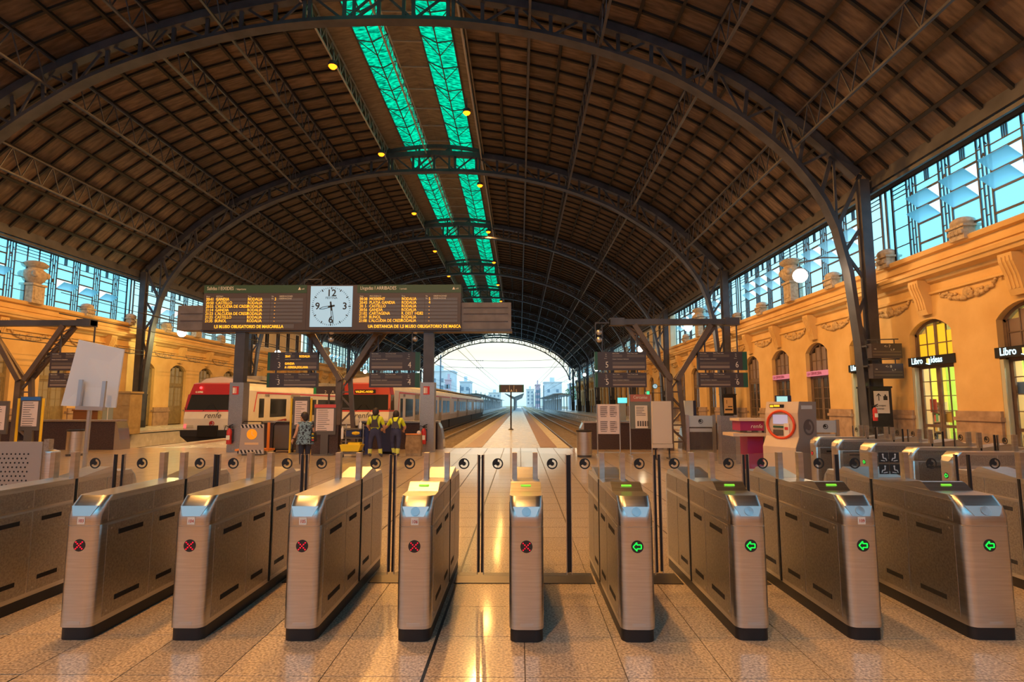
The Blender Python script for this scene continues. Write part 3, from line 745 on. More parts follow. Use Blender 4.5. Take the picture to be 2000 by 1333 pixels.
def ticket_gate(label, x, y, rz=0, w=.235, kind='plain', light='cross', num=None, leaf=(.25, .25), group='ticket gates', rear=True):
    t = thing('ticket_gate', label, 'ticket gate', (x, y, 0), rz, group)
    if w not in GM: GM[w] = gate_meshes(w)
    G = GM[w]; h = w / 2
    ob('gate_body', G['gate_body'], t); ob('plinth', G['plinth'], t)
    for sd in (-1, 1):
        for (y0, y1, z0, z1) in G['side_panels']:
            o = ob('side_panel', plate(y1 - y0, z1 - z0), t, (sd * (h - .0005), y0, z0)); o.scale = (sd, 1, 1)
        for (y0, z0) in ((.22, .66), (.22, .20), (.70, .66), (.70, .20), (1.14, .66), (1.14, .20)):
            o = ob('slot', slot_me, t, (sd * h, y0, z0)); o.scale = (sd, 1 if y0 < .5 else .75, 1)
        o = ob('leaf_gap', groove_me, t, (sd * h, GSEAM, 0)); o.scale = (sd, 1, 1)
        for (yy, zz) in ((.14, .79), (.56, .79), (.14, .72), (.14, .15), (.66, .72), (.66, .15), (.98, .72)): 
            o = ob('screw', screw_me, t, (sd * h, yy, zz)); o.scale = (sd, 1, 1)
    # tilted bezel on the front
    k = .072 / .03
    def fp(z): return (z - .825) / .072 * .03 - .0035
    bz = MB(); a, b = h * .52, h * .80
    bz.loft([[(-a, fp(.828), .828), (a, fp(.828), .828), (b, fp(.893), .893), (-b, fp(.893), .893)], [(-a, fp(.828) + .01, .826), (a, fp(.828) + .01, .826), (b, fp(.893) + .01, .891), (-b, fp(.893) + .01, .891)]])
    bo = bz.build('front_bezel', BEZ, t)
    if kind == 'reader':
        l = MB().lathe([(0, 0), (.031, 0), (.031, .004), (0, .005)], (0, 0, 0), 20)
        l.xf(Matrix.Translation((0, fp(.861) - .001, .861)) @ Matrix.Rotation(math.radians(68), 4, 'X')); l.build('sensor_lens', LENS, bo)
        r = ob('card_reader', reader_mesh(w), t)
        MB().bx(-h * .62, h * .62, .14, .27, .946, .953).build('card_pad', PADR, r)
        ang = math.atan2(.056, .085); d = MB().bx(-.038, .038, 0, .016, 0, .003)
        d.xf(Matrix.Translation((0, .362, .986)) @ Matrix.Rotation(ang, 4, 'X')); d.build('display', LCD, r)
    if rear:
        ob('card_reader', reader_mesh(w, True), t)
    ind = ob('indicator', DISC, t, (0, .002, .63)); ob('light_cross' if light == 'cross' else 'light_arrow', CROSS if light == 'cross' else ARROW, ind, (0, -.0075, 0))
    if num:
        s = MB().bx(-.026, .026, -.003, .002, .772, .822).build('number_sticker', STICK, t)
        text(num, .032, REDINK, s, (0, -.0035, .785), align='CENTER', sx=.85, name='number')
    MB().bx(-.045, .045, -.002, .002, .105, .125).build('rating_plate', BEZ, t)
    # posts and glass over the gate
    for sd in (-1, 1): MB().bx(sd * (h - .028) - .021, sd * (h - .028) + .021, GSEAM - .03, GSEAM + .03, .952, 1.18).build('post', POSTM, t)
    g = MB(); gw = h - .045
    pts = [(-gw, .96), (gw, .96), (gw, 1.175), (gw - .02, 1.195), (-gw + .02, 1.195), (-gw, 1.175)]
    g.prism(pts, 'xz', GSEAM - .005, GSEAM + .005).build('glass_panel', M['glass'], t)
    # swinging glass leaves
    for sd, lw in ((-1, leaf[0]), (1, leaf[1])):
        if not lw: continue
        a, b = h + .004, h + lw
        pts = [(a, .14), (b - .02, .14), (b - .004, .155), (b - .004, 1.165), (a, 1.175)]
        lf = MB().prism([(sd * p, q) for p, q in pts], 'xz', GSEAM - .005, GSEAM + .005).build('glass_leaf', M['glass'], t)
        MB().bx(*sorted((sd * (b - .006), sd * (b + .012))), GSEAM - .012, GSEAM + .012, .17, 1.16).build('rubber_edge', M['black'], lf)
        MB().bx(*sorted((sd * (b - .013), sd * (b - .006))), GSEAM - .008, GSEAM + .008, .15, 1.165).build('steel_edge', POSTM, lf)
        logo(MB(), sd * (h + lw * .48), 1.085, GSEAM - .0105).build('logo', INK, lf)
    return t
GY = 4.09
GA = 'ticket gates in the front row'
ticket_gate('steel ticket gate beside gate 103, its flat top next to the bollard', -4.02, GY, light='cross', leaf=(0, .33), group=GA)
ticket_gate('steel ticket gate with sticker 103, beyond gate 104 towards the barrier', -3.05, GY, num='103', leaf=(.33, .25), group=GA)
ticket_gate('steel ticket gate with sticker 104, flat top, between two numbered gates', -2.28, GY, num='104', group=GA)
ticket_gate('flat-topped steel ticket gate with sticker 105 next to a card-reader gate', -1.5, GY, num='105', group=GA)
ticket_gate('steel ticket gate with sticker 106, card reader and red cross', -.725, GY, kind='reader', num='106', group=GA)
ticket_gate('unnumbered steel ticket gate with card reader and red cross', .045, GY, kind='reader', group=GA)
ticket_gate('green-arrow ticket gate beside the unnumbered red-cross gate', .805, GY + .01, kind='reader', light='arrow', group=GA)
ticket_gate('green-arrow ticket gate between gate 109 and another unnumbered gate', 1.595, GY + .05, kind='reader', light='arrow', group=GA)
ticket_gate('steel ticket gate with sticker 109 and green arrow', 2.375, GY + .07, kind='reader', light='arrow', num='109', leaf=(.25, .285), group=GA)
ticket_gate('extra wide steel ticket gate with green arrow and pictogram glass', 3.25, GY + .08, w=.33, kind='reader', light='arrow', leaf=(.285, .42), group=GA)
ticket_gate('steel ticket gate beyond the extra wide gate with pictogram glass', 4.50, GY + .08, w=.26, kind='reader', light='arrow', leaf=(.42, 0), group=GA)
GB = 'ticket gates in the side row'
for i, (yy, ww, lb) in enumerate(((8.15, .26, 'ticket gate, first of the side row counted from the numbered row'), (8.98, .26, 'ticket gate, second of the side row counted from the numbered row'), (10.05, .33, 'wide ticket gate, third of the side row from the numbered row'),
                                  (11.0, .24, 'ticket gate, fourth of the side row, one short of the ticket machine'), (11.8, .24, 'ticket gate ending the side row beside the ticket machine'))):
    ticket_gate('steel ' + lb, 5.85, yy, -math.pi / 2, w=ww, kind='plain', light='cross' if i > 2 else 'arrow', leaf=(.255, .255), group=GB)
# pictogram panels on the wide gates
def pictos(cx, y, cz, s, parent):
    for ix in (-1, 1):
        for iz in (-1, 1):
            o = MB().bx(cx + ix * s * .55 - s * .5, cx + ix * s * .55 + s * .5, y - .004, y, cz + iz * s * .6 - s * .5, cz + iz * s * .6 + s * .5).build('pictogram', INK, parent)
            mb = MB(); a, c = cx + ix * s * .55, cz + iz * s * .6; m0 = len(mb.v)
            mb.lathe([(0, -.001), (s*.09, -.001), (s*.09, .001), (0, .0012)], (0, 0, 0), 8).xf(Matrix.Translation((a - s*.08, y - .006, c + s*.3)) @ Matrix.Rotation(math.pi/2, 4, 'X'))
            mb.bar((a - s*.08, y - .006, c + s*.2), (a - s*.05, y - .006, c - s*.08), s*.1, .003, (0, 1, 0)).bar((a - s*.05, y - .006, c - s*.08), (a + s*.2, y - .006, c - s*.1), s*.09, .003, (0, 1, 0))
            mb.bar((a + s*.2, y - .006, c - s*.1), (a + s*.28, y - .006, c - s*.35), s*.08, .003, (0, 1, 0)).bar((a - s*.3, y - .006, c - s*.3), (a + s*.1, y - .006, c - s*.36), s*.07, .003, (0, 1, 0))
            if ix * iz > 0: mb.v = [(2 * a - p[0], p[1], p[2]) for p in mb.v]
            mb.build('pictogram_figure', M['white'], o)
for start in ('extra wide', 'steel ticket gate beyond'):
    g_ = [o for o in bpy.data.objects if o.get('label', '').startswith(start)][0]
    pan = [c for c in g_.children if c.name.startswith('glass_panel')][0]
    pictos(0, GSEAM - .006, 1.085, .085 if start[0] == 'e' else .07, pan)
# threshold plates in the passages
xs = [-3.05, -2.28, -1.5, -.725, .045, .805, 1.595, 2.375, 3.25]
TH = mat('dark_threshold', (.05, .04, .035), 0.35, 0.6)
for i in range(len(xs) - 1):
    struct(MB().bx(xs[i] + .13, xs[i+1] - .13, GY + 1.3, GY + 1.62, .0, .006).build('trim_%d' % (i + 1), TH))
# ================================================================ Y-SHAPED IRON SUPPORTS AND BOARDS
SY = 20.5
def y_support(x, label, span=(2.2, 2.35)):
    t = thing('support_frame', label, 'support frame', (x, SY, 0), 0, 'forked iron supports at the track ends')
    zf, zt = 2.55, 4.42
    m = M['iron_warm']
    MB().bar((-.16, 0, 0), (-.16, 0, zf), .2, .2).build('mast', m, t); MB().bar((.42, .1, 0), (.2, .05, zf), .14, .14).build('mast', m, t)
    for i in range(4):
        z = .3 + i * .58; a, b = ((-.16, 0, z), (.36 - i * .05, .08, z + .5)) if i % 2 else ((.40 - i * .05, .08, z), (-.16, 0, z + .5))
        MB().bar(a, b, .09, .06).build('mast_brace', m, t)
        MB().bar((-.16, 0, z), (.4 - i * .05, .08, z), .07, .05).build('mast_rung', m, t)
    for sd in (-1, 1):
        for dy, off in ((-.13, 0.0), (.13, .22)):
            MB().bar((sd * .1, dy, zf - .1), (sd * (1.35 + off), dy, zt), .17, .10, (0, 1, 0)).build('arm', m, t)
        for i in range(1, 6):
            q = i / 6; MB().bar((sd * lerp(.1, 1.35, q), -.13, lerp(zf - .1, zt, q)), (sd * lerp(.1, 1.57, q), .13, lerp(zf - .1, zt, q)), .07, .05).build('arm_rung', m, t)
            q2 = q + .16; MB().bar((sd * lerp(.1, 1.35, q), -.13, lerp(zf - .1, zt, q)), (sd * lerp(.1, 1.57, q2), .13, lerp(zf - .1, zt, q2)), .05, .04).build('arm_brace', m, t)
    MB().bx(-span[0], span[1], -.16, .16, zt, zt + .2).bx(-span[0], -span[0] + .5, -.2, .2, zt - .02, zt + .24).bx(span[1] - .5, span[1], -.2, .2, zt - .02, zt + .24).build('cross_beam', M['iron'], t)
    return t
y_support(5.42, 'forked iron support between platform signs 5 and 6')
y_support(-6.25, 'forked iron support below the departure boards, signs 3 and 4 beside it', (2.1, 2.1))
y_support(-17.75, 'forked iron support standing behind the white placard')
# ---- platform signs
SIGN = mat('sign_charcoal', (.055, .045, .060), 0.4); SGREEN = mat('sign_green', (.02, .10, .07), 0.4); SLOT = mat('sign_slot', (.12, .10, .10), 0.3); SLOTL = mat('sign_slot_pale', (.24, .20, .19), 0.3)
WTXT = mat('white_lettering', (.75, .73, .70), 0.5); LEDA = emit('amber_led', (1.0, .36, .01), 1.5); LEDY = emit('amber_led_soft', (1.0, .85, .35), .6)
def platform_sign(x0, x1, z0, z1, num, numside, label, lit=None, rods=None):
    w = x1 - x0; h = z1 - z0
    t = thing('platform_sign', label, 'platform sign', (x0, SY - .1, z0), 0, 'hanging platform signs')
    MB().bx(0, w, 0, .16, 0, h).build('sign_panel', SIGN, t)
    gx = (0, .09) if numside < 0 else (w - .16, w)
    MB().bx(gx[0] - .001, gx[1] + .001, -.004, .164, -.001, h + .001).build('green_end', SGREEN, t)
    nx = .42 if numside < 0 else w - .36
    text(num, .30, WTXT, t, (nx, -.004, .09), align='CENTER', sx=.8, name='platform_number')
    for k, (tx, sz) in enumerate((('Via', .045), ('Via', .05), ('Platform', .03))): text(tx, sz, WTXT, t, (nx - .06 + (0 if k < 2 else -.04), -.004, h - .1 - k * .07), name='small_lettering')
    a, b = (.62, w - .05) if numside < 0 else (.07, w - .62)
    L = b - a
    text('Hora | time', .05, WTXT, t, (a, -.004, h - .07), name='column_heading'); text('Tren | Tren | train', .05, WTXT, t, (a + L * .45, -.004, h - .07), name='column_heading')
    MB().bx(a, a + L * .3, -.004, .01, h - .19, h - .10).build('display_slot', SLOT, t); MB().bx(a + L * .45, b, -.004, .01, h - .19, h - .10).build('display_slot', SLOT, t)
    text('Destino | Destinacio | destination', .042, WTXT, t, (a, -.004, h - .27), name='column_heading')
    MB().bx(a, b, -.004, .01, h * .30, h * .44).build('display_slot', SLOT, t); MB().bx(a, b, -.004, .01, h * .10, h * .24).build('display_slot', SLOTL, t)
    if lit:
        for s, xx, zz in ((lit[0], a, h - .185), (lit[1], a + L * .45, h - .185), (lit[2], a, h * .31), (lit[3], a, h * .11)):
            text(s, .115, LEDA, t, (xx, -.008, zz), name='led_text', sx=.78, off=.002)
    mb = MB()
    for xx in (.28, w - .3):
        if rods: mb = MB().bar((xx, .08, h), (xx, .08, h + rods), .04); mb.build('hanger_rod', M['iron'], t)
    return t
def sgn(px0, px1, num, side, la, lb, lit=None):
    a = atY(px0, 700, SY - .1).x; b = atY(px1, 700, SY - .1).x
    zt = atY(1000, 688, SY - .1).z; zm = atY(1000, 723.5, SY - .1).z; zm2 = atY(1000, 727, SY - .1).z; zb = atY(1000, 757, SY - .1).z
    platform_sign(a, b, zm, zt, num, side, la, lit, rods=4.42 - zt); platform_sign(a, b, zb, zm2 - .03, num, side, lb, None, rods=.06 + zm - zm2)
sgn(523, 621, '3', -1, 'upper platform sign 3 showing amber departure text', 'lower platform sign 3 with blank display slots', ('20:41', 'RODALIA', 'GANDIA', 'A -XERESA,SOLLANA'))
sgn(722, 820, '4', 1, 'upper of the two dark platform signs numbered four', 'lower of the two dark platform signs numbered four')
sgn(1162, 1262, '5', -1, 'upper of the two dark platform signs numbered five', 'lower of the two dark platform signs numbered five')
sgn(1363, 1459, '6', 1, 'upper of the two dark platform signs numbered six', 'lower of the two dark platform signs numbered six')
sgn(98, 194, '2', 1, 'upper dark platform sign half hidden by the white placard', 'lower dark platform sign half hidden by the white placard')
# ---- the departure and arrival boards with the clock
BY = 19.6
BRD = mat('board_brown', (.075, .055, .055), 0.45); BGRN = mat('board_green', (.035, .075, .035), 0.45); GREYB = noisy(mat('board_grey', (.14, .13, .15), 0.5), (.115, .105, .12), (.165, .15, .175), 3, 4)
def bx_at(x, y): p = atY(x, y, BY); return p.x, p.z
ZB0, ZB1 = bx_at(650, 645)[1], bx_at(650, 557)[1]
B0 = bx_at(345, 600)[0]
board = thing('information_board', 'wide departures and arrivals board with a square clock on two posts', 'information board', (0, BY, 0))
def brd(px0, px1, z0, z1, dy0, dy1, name, m): a, b = bx_at(px0, 600)[0], bx_at(px1, 600)[0]; return MB().bx(a, b, dy0, dy1, z0, z1).build(name, m, board)
brd(344, 397, ZB0 + .02, bx_at(370, 596)[1], .12, .62, 'end_cabinet', GREYB)
for yy in (612, 626): 
    z = bx_at(370, yy)[1]; brd(350, 394, z - .01, z + .01, .1, .13, 'cabinet_groove', BRD)
brd(900, 998, ZB0 + .02, bx_at(950, 590)[1], .12, .62, 'end_cabinet', GREYB)
for yy in (600, 612, 627): 
    z = bx_at(950, yy)[1]; brd(905, 992, z - .012, z + .012, .1, .13, 'cabinet_groove', BRD)
brd(392, 1000, ZB0 - .05, ZB0 + .04, .08, .66, 'ledge', M['iron'])
def panel(px0, px1, title, sub, rows, foot, tag_, trk):
    p = brd(px0, px1, ZB0, ZB1, 0, .6, 'display_panel', BRD); a, b = bx_at(px0, 600)[0], bx_at(px1, 600)[0]; W = b - a
    MB().bx(a - .002, b + .002, -.006, .602, ZB1 - .28, ZB1 + .002).build('header_band', BGRN, p)
    text(title, .17, WTXT, p, (a + .1, -.01, ZB1 - .17), name='heading', sx=.8); text(sub, .09, WTXT, p, (a + W * (.41 if trk else .31), -.01, ZB1 - .17), name='heading', sx=.8)
    MB().prism([(b - .3, ZB1 - .17), (b - .2, ZB1 - .17), (b - .25, ZB1 - .07)], 'xz', -.012, -.006).build('logo', WTXT, p); text('adif', .07, WTXT, p, (b - .18, -.01, ZB1 - .16), name='logo_lettering')
    c = [a + .09, a + W * .12, a + W * .43, a + W * .66, a + W * .735]
    for x, s1, s2 in ((c[0], 'Hora', 'Hora'), (c[1], 'DESTINO', 'DESTINACIO') if not trk else (c[1], 'PROCEDENCIA', 'PROCEDENCIA'), (c[2], 'Tren', 'Tren'), (c[3], 'Via', 'Via'), (c[4], 'OBSERVACIONES', 'OBSERVACIONS')):
        text(s1, .075, WTXT, p, (x, -.004, ZB1 - .42), name='column_heading', sx=.8); text(s2, .075, WTXT, p, (x, -.004, ZB1 - .50), name='column_heading', sx=.8)
    zt, zb = bx_at(0, 583)[1], bx_at(0, 632)[1]; n = len(rows); st = (zt - zb) / n
    for i, r in enumerate(rows):
        z0 = zt - (i + 1) * st
        for (u, v) in ((c[0] - .03, c[2] - .04), (c[2] - .02, c[3] - .04), (c[3] - .02, b - .12)): MB().bx(u, v, -.004, .004, z0 + .015, z0 + st - .018).build('display_slot', SLOT, p)
        for k, s in enumerate(r):
            if s: text(s, .148, LEDA, p, ((c[0], c[1], c[2], c[4] - .16)[k], -.009, z0 + .022), name='led_text', sx=.82, off=.0)
    z0 = bx_at(0, 642)[1]
    MB().bx(c[1], b - .4, -.004, .004, z0 - .01, z0 + .13).build('display_slot', SLOT, p)
    text(foot, .148, LEDA, p, (c[1] - .03, -.009, z0), name='led_text', sx=.86, off=.003)
panel(397, 598, 'Salidas I EIXIDES', '/ departures', [('20:41', 'GANDIA', 'RODALIA', '3'), ('20:50', 'CASTELLO', 'RODALIA', '-'), ('20:55', "L'ALCUDIA DE CRESP", 'RODALIA', '-'), ('21:14', 'GANDIA', 'RODALIA', '-'), ('21:23', "L'ALCUDIA DE CRESP", 'RODALIA', '-'), ('21:25', 'CASTELLO', 'RODALIA', '-'), ('21:35', 'BUNOL', 'RODALIA', '-')], '1,5 M.USO OBLIGATORIO DE MASCARILLA', 'd', 0)
panel(697, 900, 'Llegadas I ARRIBADES', 'I arrivals', [('20:38', 'MOIXENT', 'RODALIA', '5'), ('20:43', 'PLATJA GANDIA', 'RODALIA', '4'), ('20: 5', 'CASTELLO', 'RODALIA', '-'), ('20:56', 'GANDIA', 'RODALIA', '-'), ('21:02', 'CARTAGENA', 'R. DEST 14282', '-'), ('21:07', 'BUNOL', 'RODALIA', '-'), ('21:08', "L'ALCUDIA DE CRESP", 'RODALIA', '-')], 'UA DISTANCIA DE 1,5 M.USO OBLIGATORIO DE MASCA', 'a', 1)
ck = brd(598, 697, ZB0, ZB1, .01, .6, 'clock_case', BRD)
ca, cb = bx_at(606, 600)[0], bx_at(688, 600)[0]; cz0, cz1 = bx_at(0, 640)[1], bx_at(0, 561)[1]
CLK = emit('clock_face', (.50, .80, .95), .42, (.15, .18, .2))
face = MB().bx(ca, cb, -.01, .03, cz0, cz1).build('clock_face', CLK, ck)
ccx, ccz = (ca + cb) / 2, (cz0 + cz1) / 2 + .0; R_ = (cb - ca) / 2 * .93
mb = MB()
for i in range(60):
    a = math.radians(i * 6); r0 = R_ * (.88 if i % 5 == 0 else .93)
    mb.bar((ccx + r0 * math.sin(a), -.014, ccz + r0 * math.cos(a)), (ccx + R_ * math.sin(a), -.014, ccz + R_ * math.cos(a)), .035 if i % 5 == 0 else .014, .004, (0, 1, 0))
mb.build('minute_marks', INK, ck)
for s, dx, dz in (('12', 0, .68), ('3', .70, 0), ('6', 0, -.70), ('9', -.70, 0)): text(s, .34, INK, ck, (ccx + dx * R_, -.014, ccz + dz * R_), name='clock_numeral', align='CENTER', valign='CENTER', off=.006)
text('FESTINA', .11, INK, ck, (ccx, -.014, ccz + .26), name='clock_lettering', align='CENTER')
def hand(ang, L, w, tail):
    a = math.radians(ang); d = Vector((math.sin(a), 0, math.cos(a))); n = Vector((math.cos(a), 0, -math.sin(a))); c = Vector((ccx, -.022, ccz)); mb = MB()
    P = [c - d * tail - n * w * .6, c + d * L * .7 - n * w, c + d * L, c + d * L * .7 + n * w, c - d * tail + n * w * .6]
    for p, q in zip(P, P[1:] + P[:1]): mb.bar(p, q, .018, .006, (0, 1, 0))
    return mb.bar(c - d * tail, c + d * L * .25, .05, .008, (0, 1, 0)).build('clock_hand', INK, ck)
hand(258, .42, .035, .12); hand(172, .62, .03, .16)
ph = MB().path([atY(595, 557, BY + .3) - Vector((0, BY, 0)), atY(595, 547, BY + .3) - Vector((0, BY, 0)), atY(628, 546, BY + .3) - Vector((0, BY, 0)), atY(628, 557, BY + .3) - Vector((0, BY, 0))], .02, 6); ph.build('cable_loop', M['iron'], board)
# posts with steel sleeves
for px, pw in ((466, .42), (836, .44)):
    x = atY(px, 800, BY + .3).x
    MB().bx(x - .17, x + .17, .15, .45, 2.2, ZB0).build('post', M['iron'], board)
    s = MB().bx(x - .24, x + .24, .08, .52, 0, 2.35).build('post_sleeve', M['steel_dark'], board)
    z = atY(px, 763, BY).z; MB().bx(x - .13, x + .08, .07, .082, z - .14, z + .14).build('fire_notice', mat('notice_red', (.55, .03, .03), .5), s)
    MB().bx(x - .12, x - .05, .066, .07, z - .1, z + .1).bx(x - .03, x + .0, .066, .07, z - .1, z + .1).build('notice_symbol', WTXT, s)
# fire extinguishers on the posts
RED = noisy(mat('extinguisher_red', (.5, .03, .03), .35), (.45, .02, .02), (.6, .05, .04), 6, 3)
def extinguisher(x, y, z, label, m=RED):
    t = thing('fire_extinguisher', label, 'fire extinguisher', (x, y, z), 0, 'fire extinguishers')
    MB().lathe([(.03, 0), (.085, .01), (.085, .42), (.07, .48), (.03, .53), (.03, .56)], (0, 0, 0), 12).build('cylinder', m, t, 40)
    MB().lathe([(.035, .54), (.035, .60), (.02, .62)], (0, 0, 0), 8).bar((0, -.02, .61), (.12, -.02, .66), .03).bar((0, -.02, .59), (.11, -.02, .57), .025).build('valve', M['black'], t)
    MB().path([(-.02, -.02, .58), (-.12, -.02, .62), (-.16, -.02, .5), (-.12, -.03, .2)], .014, 6).build('hose', M['black'], t, 60)
    MB().bx(-.06, .06, -.089, -.07, .15, .3).build('label_sheet', WTXT, t)
    MB().bx(-.1, .1, .07, .1, .1, .5).build('bracket', M['iron'], t)
for px, lb in ((449, 'red fire extinguisher on the steel post below the departures panel'), (828, 'red fire extinguisher on the steel post below the arrivals panel')):
    p = atY(px, 868, BY + .05); extinguisher(p.x, BY - .03, p.z, lb)
# ================================================================ DOORS AND SHOPS ALONG THE WALLS
BOOKC = [mat('book_%d' % i, c, .6) for i, c in enumerate(((.6, .1, .08), (.08, .2, .5), (.75, .7, .6), (.1, .35, .2), (.7, .45, .08), (.35, .1, .3), (.8, .8, .8), (.1, .1, .12)))]
DOORN = [0]
def tpane(i, j): pass
def door_meshes(fm, small):
    """frame parts shared by all doors of a kind; local x = depth into the wall, y along the wall"""
    D = {}; w = DOORW / 2
    fr = MB().bx(-.05, .07, -w, -w + .12, 0, SPRING).bx(-.05, .07, w - .12, w, 0, SPRING)
    for a, b in zip(AP, AP[1:]): fr.prism([(a[0], a[1]), (b[0], b[1]), (b[0] * .92, b[1] - .11), (a[0] * .92, a[1] - .11)], 'yz', -.05, .07)
    fr.bx(-.06, .08, -w, w, 3.05, 3.22)
    D['door_frame'] = fr.mesh('door_frame', fm)
    tr = MB().bx(-.04, .05, -.06, .06, 3.2, 4.68)
    for y in (-.5, .5): tr.bx(-.02, .03, y - .018, y + .018, 3.2, 4.6)
    tr.bx(-.02, .03, -w + .1, w - .1, 3.86, 3.9)
    for sd in (-1, 1): tr.bx(-.03, .04, sd * .98 - .05, sd * .98 + .05, 3.2, 4.3)
    tr.bx(-.03, .04, -w + .1, w - .1, 3.2, 3.3)
    D['transom_bars'] = tr.mesh('transom_bars', fm)
    lf = MB().bx(-.03, .03, 0, .10, .05, 3.05).bx(-.03, .03, .86, .97, .05, 3.05).bx(-.03, .03, 0, .97, .05, .3).bx(-.03, .03, 0, .97, 2.95, 3.05).bx(-.03, .03, 0, .97, .75, .86).bx(-.02, .02, .465, .495, .3, 3.0)
    for z in (1.38, 1.92, 2.46): lf.bx(-.02, .02, .05, .92, z - .015, z + .015)
    D['door_leaf'] = lf.mesh('door_leaf', fm)
    wp = MB().bx(-.025, .025, .02, .95, .06, 1.5); wp.bx(-.035, 0, .12, .85, .2, .7).bx(-.035, 0, .12, .85, .8, 1.4)
    D['wood_panel'] = wp.mesh('wood_panel', fm)
    return D
DM = {'brown': door_meshes(M['doorwood'], 0), 'olive': door_meshes(M['doorolive'], 0)}
pcache = {}
def dpane(w, h, m):
    k = (round(w, 3), round(h, 3), m.name)
    if k not in pcache: pcache[k] = MB().bx(-.004, .004, 0, w, 0, h).mesh('pane', m)
    return pcache[k]
def door(side, y, kind, glassm, transm, detail):
    DOORN[0] += 1
    d = struct(ob('door_%d' % DOORN[0], None, None, (SX(side, WALL_S + .26), y, 0))); d.scale = (side, 1, 1)
    D = DM[kind]
    ob('door_frame', D['door_frame'], d); tb = ob('transom_bars', D['transom_bars'], d)
    for y0, y1 in ((-.96, -.52), (-.48, -.06), (.06, .48), (.52, .96)):
        for z0, z1 in ((3.3, 3.86), (3.9, 4.3 if abs(y0 + y1) > 1.2 else 4.56)):
            if detail: ob('pane', dpane(y1 - y0, z1 - z0, transm), tb, (.01, y0, z0))
    if not detail: ob('pane', dpane(1.9, 1.2, transm), tb, (.01, -.95, 3.3))
    for sd in (-1, 1):
        l = ob('door_leaf', D['door_leaf'], d, (0, .01 * sd, 0)); l.scale = (1, sd, 1)
        if kind == 'olive': ob('wood_panel', D['wood_panel'], l)
        if detail:
            for y0, y1 in ((.10, .465), (.495, .86)):
                for z0, z1 in (((.3, .75),) if kind != 'olive' else ()) + ((.86, 1.365), (1.395, 1.905), (1.935, 2.445), (2.475, 2.95)):
                    if kind == 'olive' and z0 < 1.3: continue
                    ob('pane', dpane(y1 - y0, z1 - z0, glassm), l, (0, y0, z0))
        else: ob('pane', dpane(.78, 2.65 if kind != 'olive' else 1.45, glassm), l, (0, .09, .3 if kind != 'olive' else 1.5))
    if side > 0 and glassm is M['shopglass']:
        MB().bx(-.24, -.06, .99, 1.08, 0, 3.02).bx(-.26, -.22, .95, 1.09, 0, 3.02).build('folded_shutter', PALESH, d)
    return d
PALESH = mat('pale_shutter', (.52, .52, .42), .5)
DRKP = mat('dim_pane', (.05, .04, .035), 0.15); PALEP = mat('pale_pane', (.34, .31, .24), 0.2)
SHOPY = (17.475, 21.625, 25.775)
for side in (1, -1):
    for y in walls[side][1]:
        near = side > 0 and 12 < y < 40
        if side > 0 and any(abs(y - q) < .5 for q in SHOPY): door(side, y, 'brown', M['shopglass'], M['amberpane'] if y > 19 else M['greypane'], True)
        elif side > 0: door(side, y, 'brown', DRKP, M['greypane'], near)
        else: door(side, y, 'olive', PALEP, PALEP, 38 < y < 56)
# lit bookshop behind the three doors
shop = struct(thing('wall_bookshop', None, None, (SX(1, WALL_S + .75), 15.4, 0)))
YW = emit('shop_wall_yellow', (.0, .0, .0), 0, (.85, .72, .12)); GW = mat('shop_wall_green', (.45, .72, .12), .7)
MB().bx(4.3, 4.4, 0, 12.45, 0, 4.6).build('back_lining', GW, shop); MB().bx(0, 4.4, -.1, 0, 0, 4.6).build('side_lining', YW, shop); MB().bx(0, 4.4, 12.45, 12.55, 0, 4.6).build('side_lining', YW, shop)
MB().bx(0, 4.4, 0, 12.45, 4.6, 4.7).build('ceiling_lining', M['white'], shop)
for yy in (4.2, 8.35): MB().bx(0, .4, yy - .08, yy + .08, 0, 4.6).build('partition', YW, shop)
SHL = emit('shop_lamp', (1.0, .98, .85), 45.0, (.8, .8, .8))
for yy in (2, 6.2, 10.4):
    t = thing('ceiling_lamp', 'white ceiling lamp lighting the bookshop behind the lettered doors', 'lamp', (SX(1, WALL_S + 2.4), 15.4 + yy, 4.45), 0, 'bookshop ceiling lamps')
    MB().bx(-.7, .7, -.6, .6, 0, .12).build('lamp_body', M['white'], t); MB().bx(-.66, .66, -.56, .56, -.02, 0).build('diffuser', SHL, t)
SHELF = mat('shelf_wood', (.55, .40, .22), .6); bookmesh = {}
def bookcase(x, y, rows, L, lbl):
    t = thing('bookcase', lbl, 'bookcase', (x, y, 0), 0, 'bookcases in the bookshop')
    MB().bx(.3, .33, 0, L, 0, rows * .4 + .1).build('back_board', SHELF, t)
    for k in range(rows + 1): MB().bx(0, .3, 0, L, .06 + k * .4, .09 + k * .4).build('shelf', SHELF, t)
    for yy in (0, L - .03): MB().bx(0, .3, yy, yy + .03, 0, rows * .4 + .1).build('side_board', SHELF, t)
def book(x, y, z, w, h, ci):
    k = (round(w, 2), round(h, 2), ci)
    if k not in bookmesh: bookmesh[k] = MB().bx(0, .2, 0, k[0] - .008, 0, k[1]).mesh('book', BOOKC[ci])
    tag(ob('book', bookmesh[k], None, (x, y, z)), 'small coloured book on display in the lit bookshop', 'book', 'books in the bookshop')
rr = random.Random(5); nb = 0
for (yy, L, rows) in ((15.9, 3.0, 4), (20.2, 3.0, 4), (24.6, 3.0, 4)):
    X = SX(1, WALL_S + 2.3)
    bookcase(X, yy, rows, L, 'wooden bookcase with coloured books inside the bookshop')
    for k in range(rows):
        y = yy + .06
        while y < yy + L - .2:
            w = rr.choice((.10, .14, .2)); h = rr.choice((.2, .26, .31))
            book(X + .02, y, .09 + k * .4, w, h, rr.randrange(8)); y += w
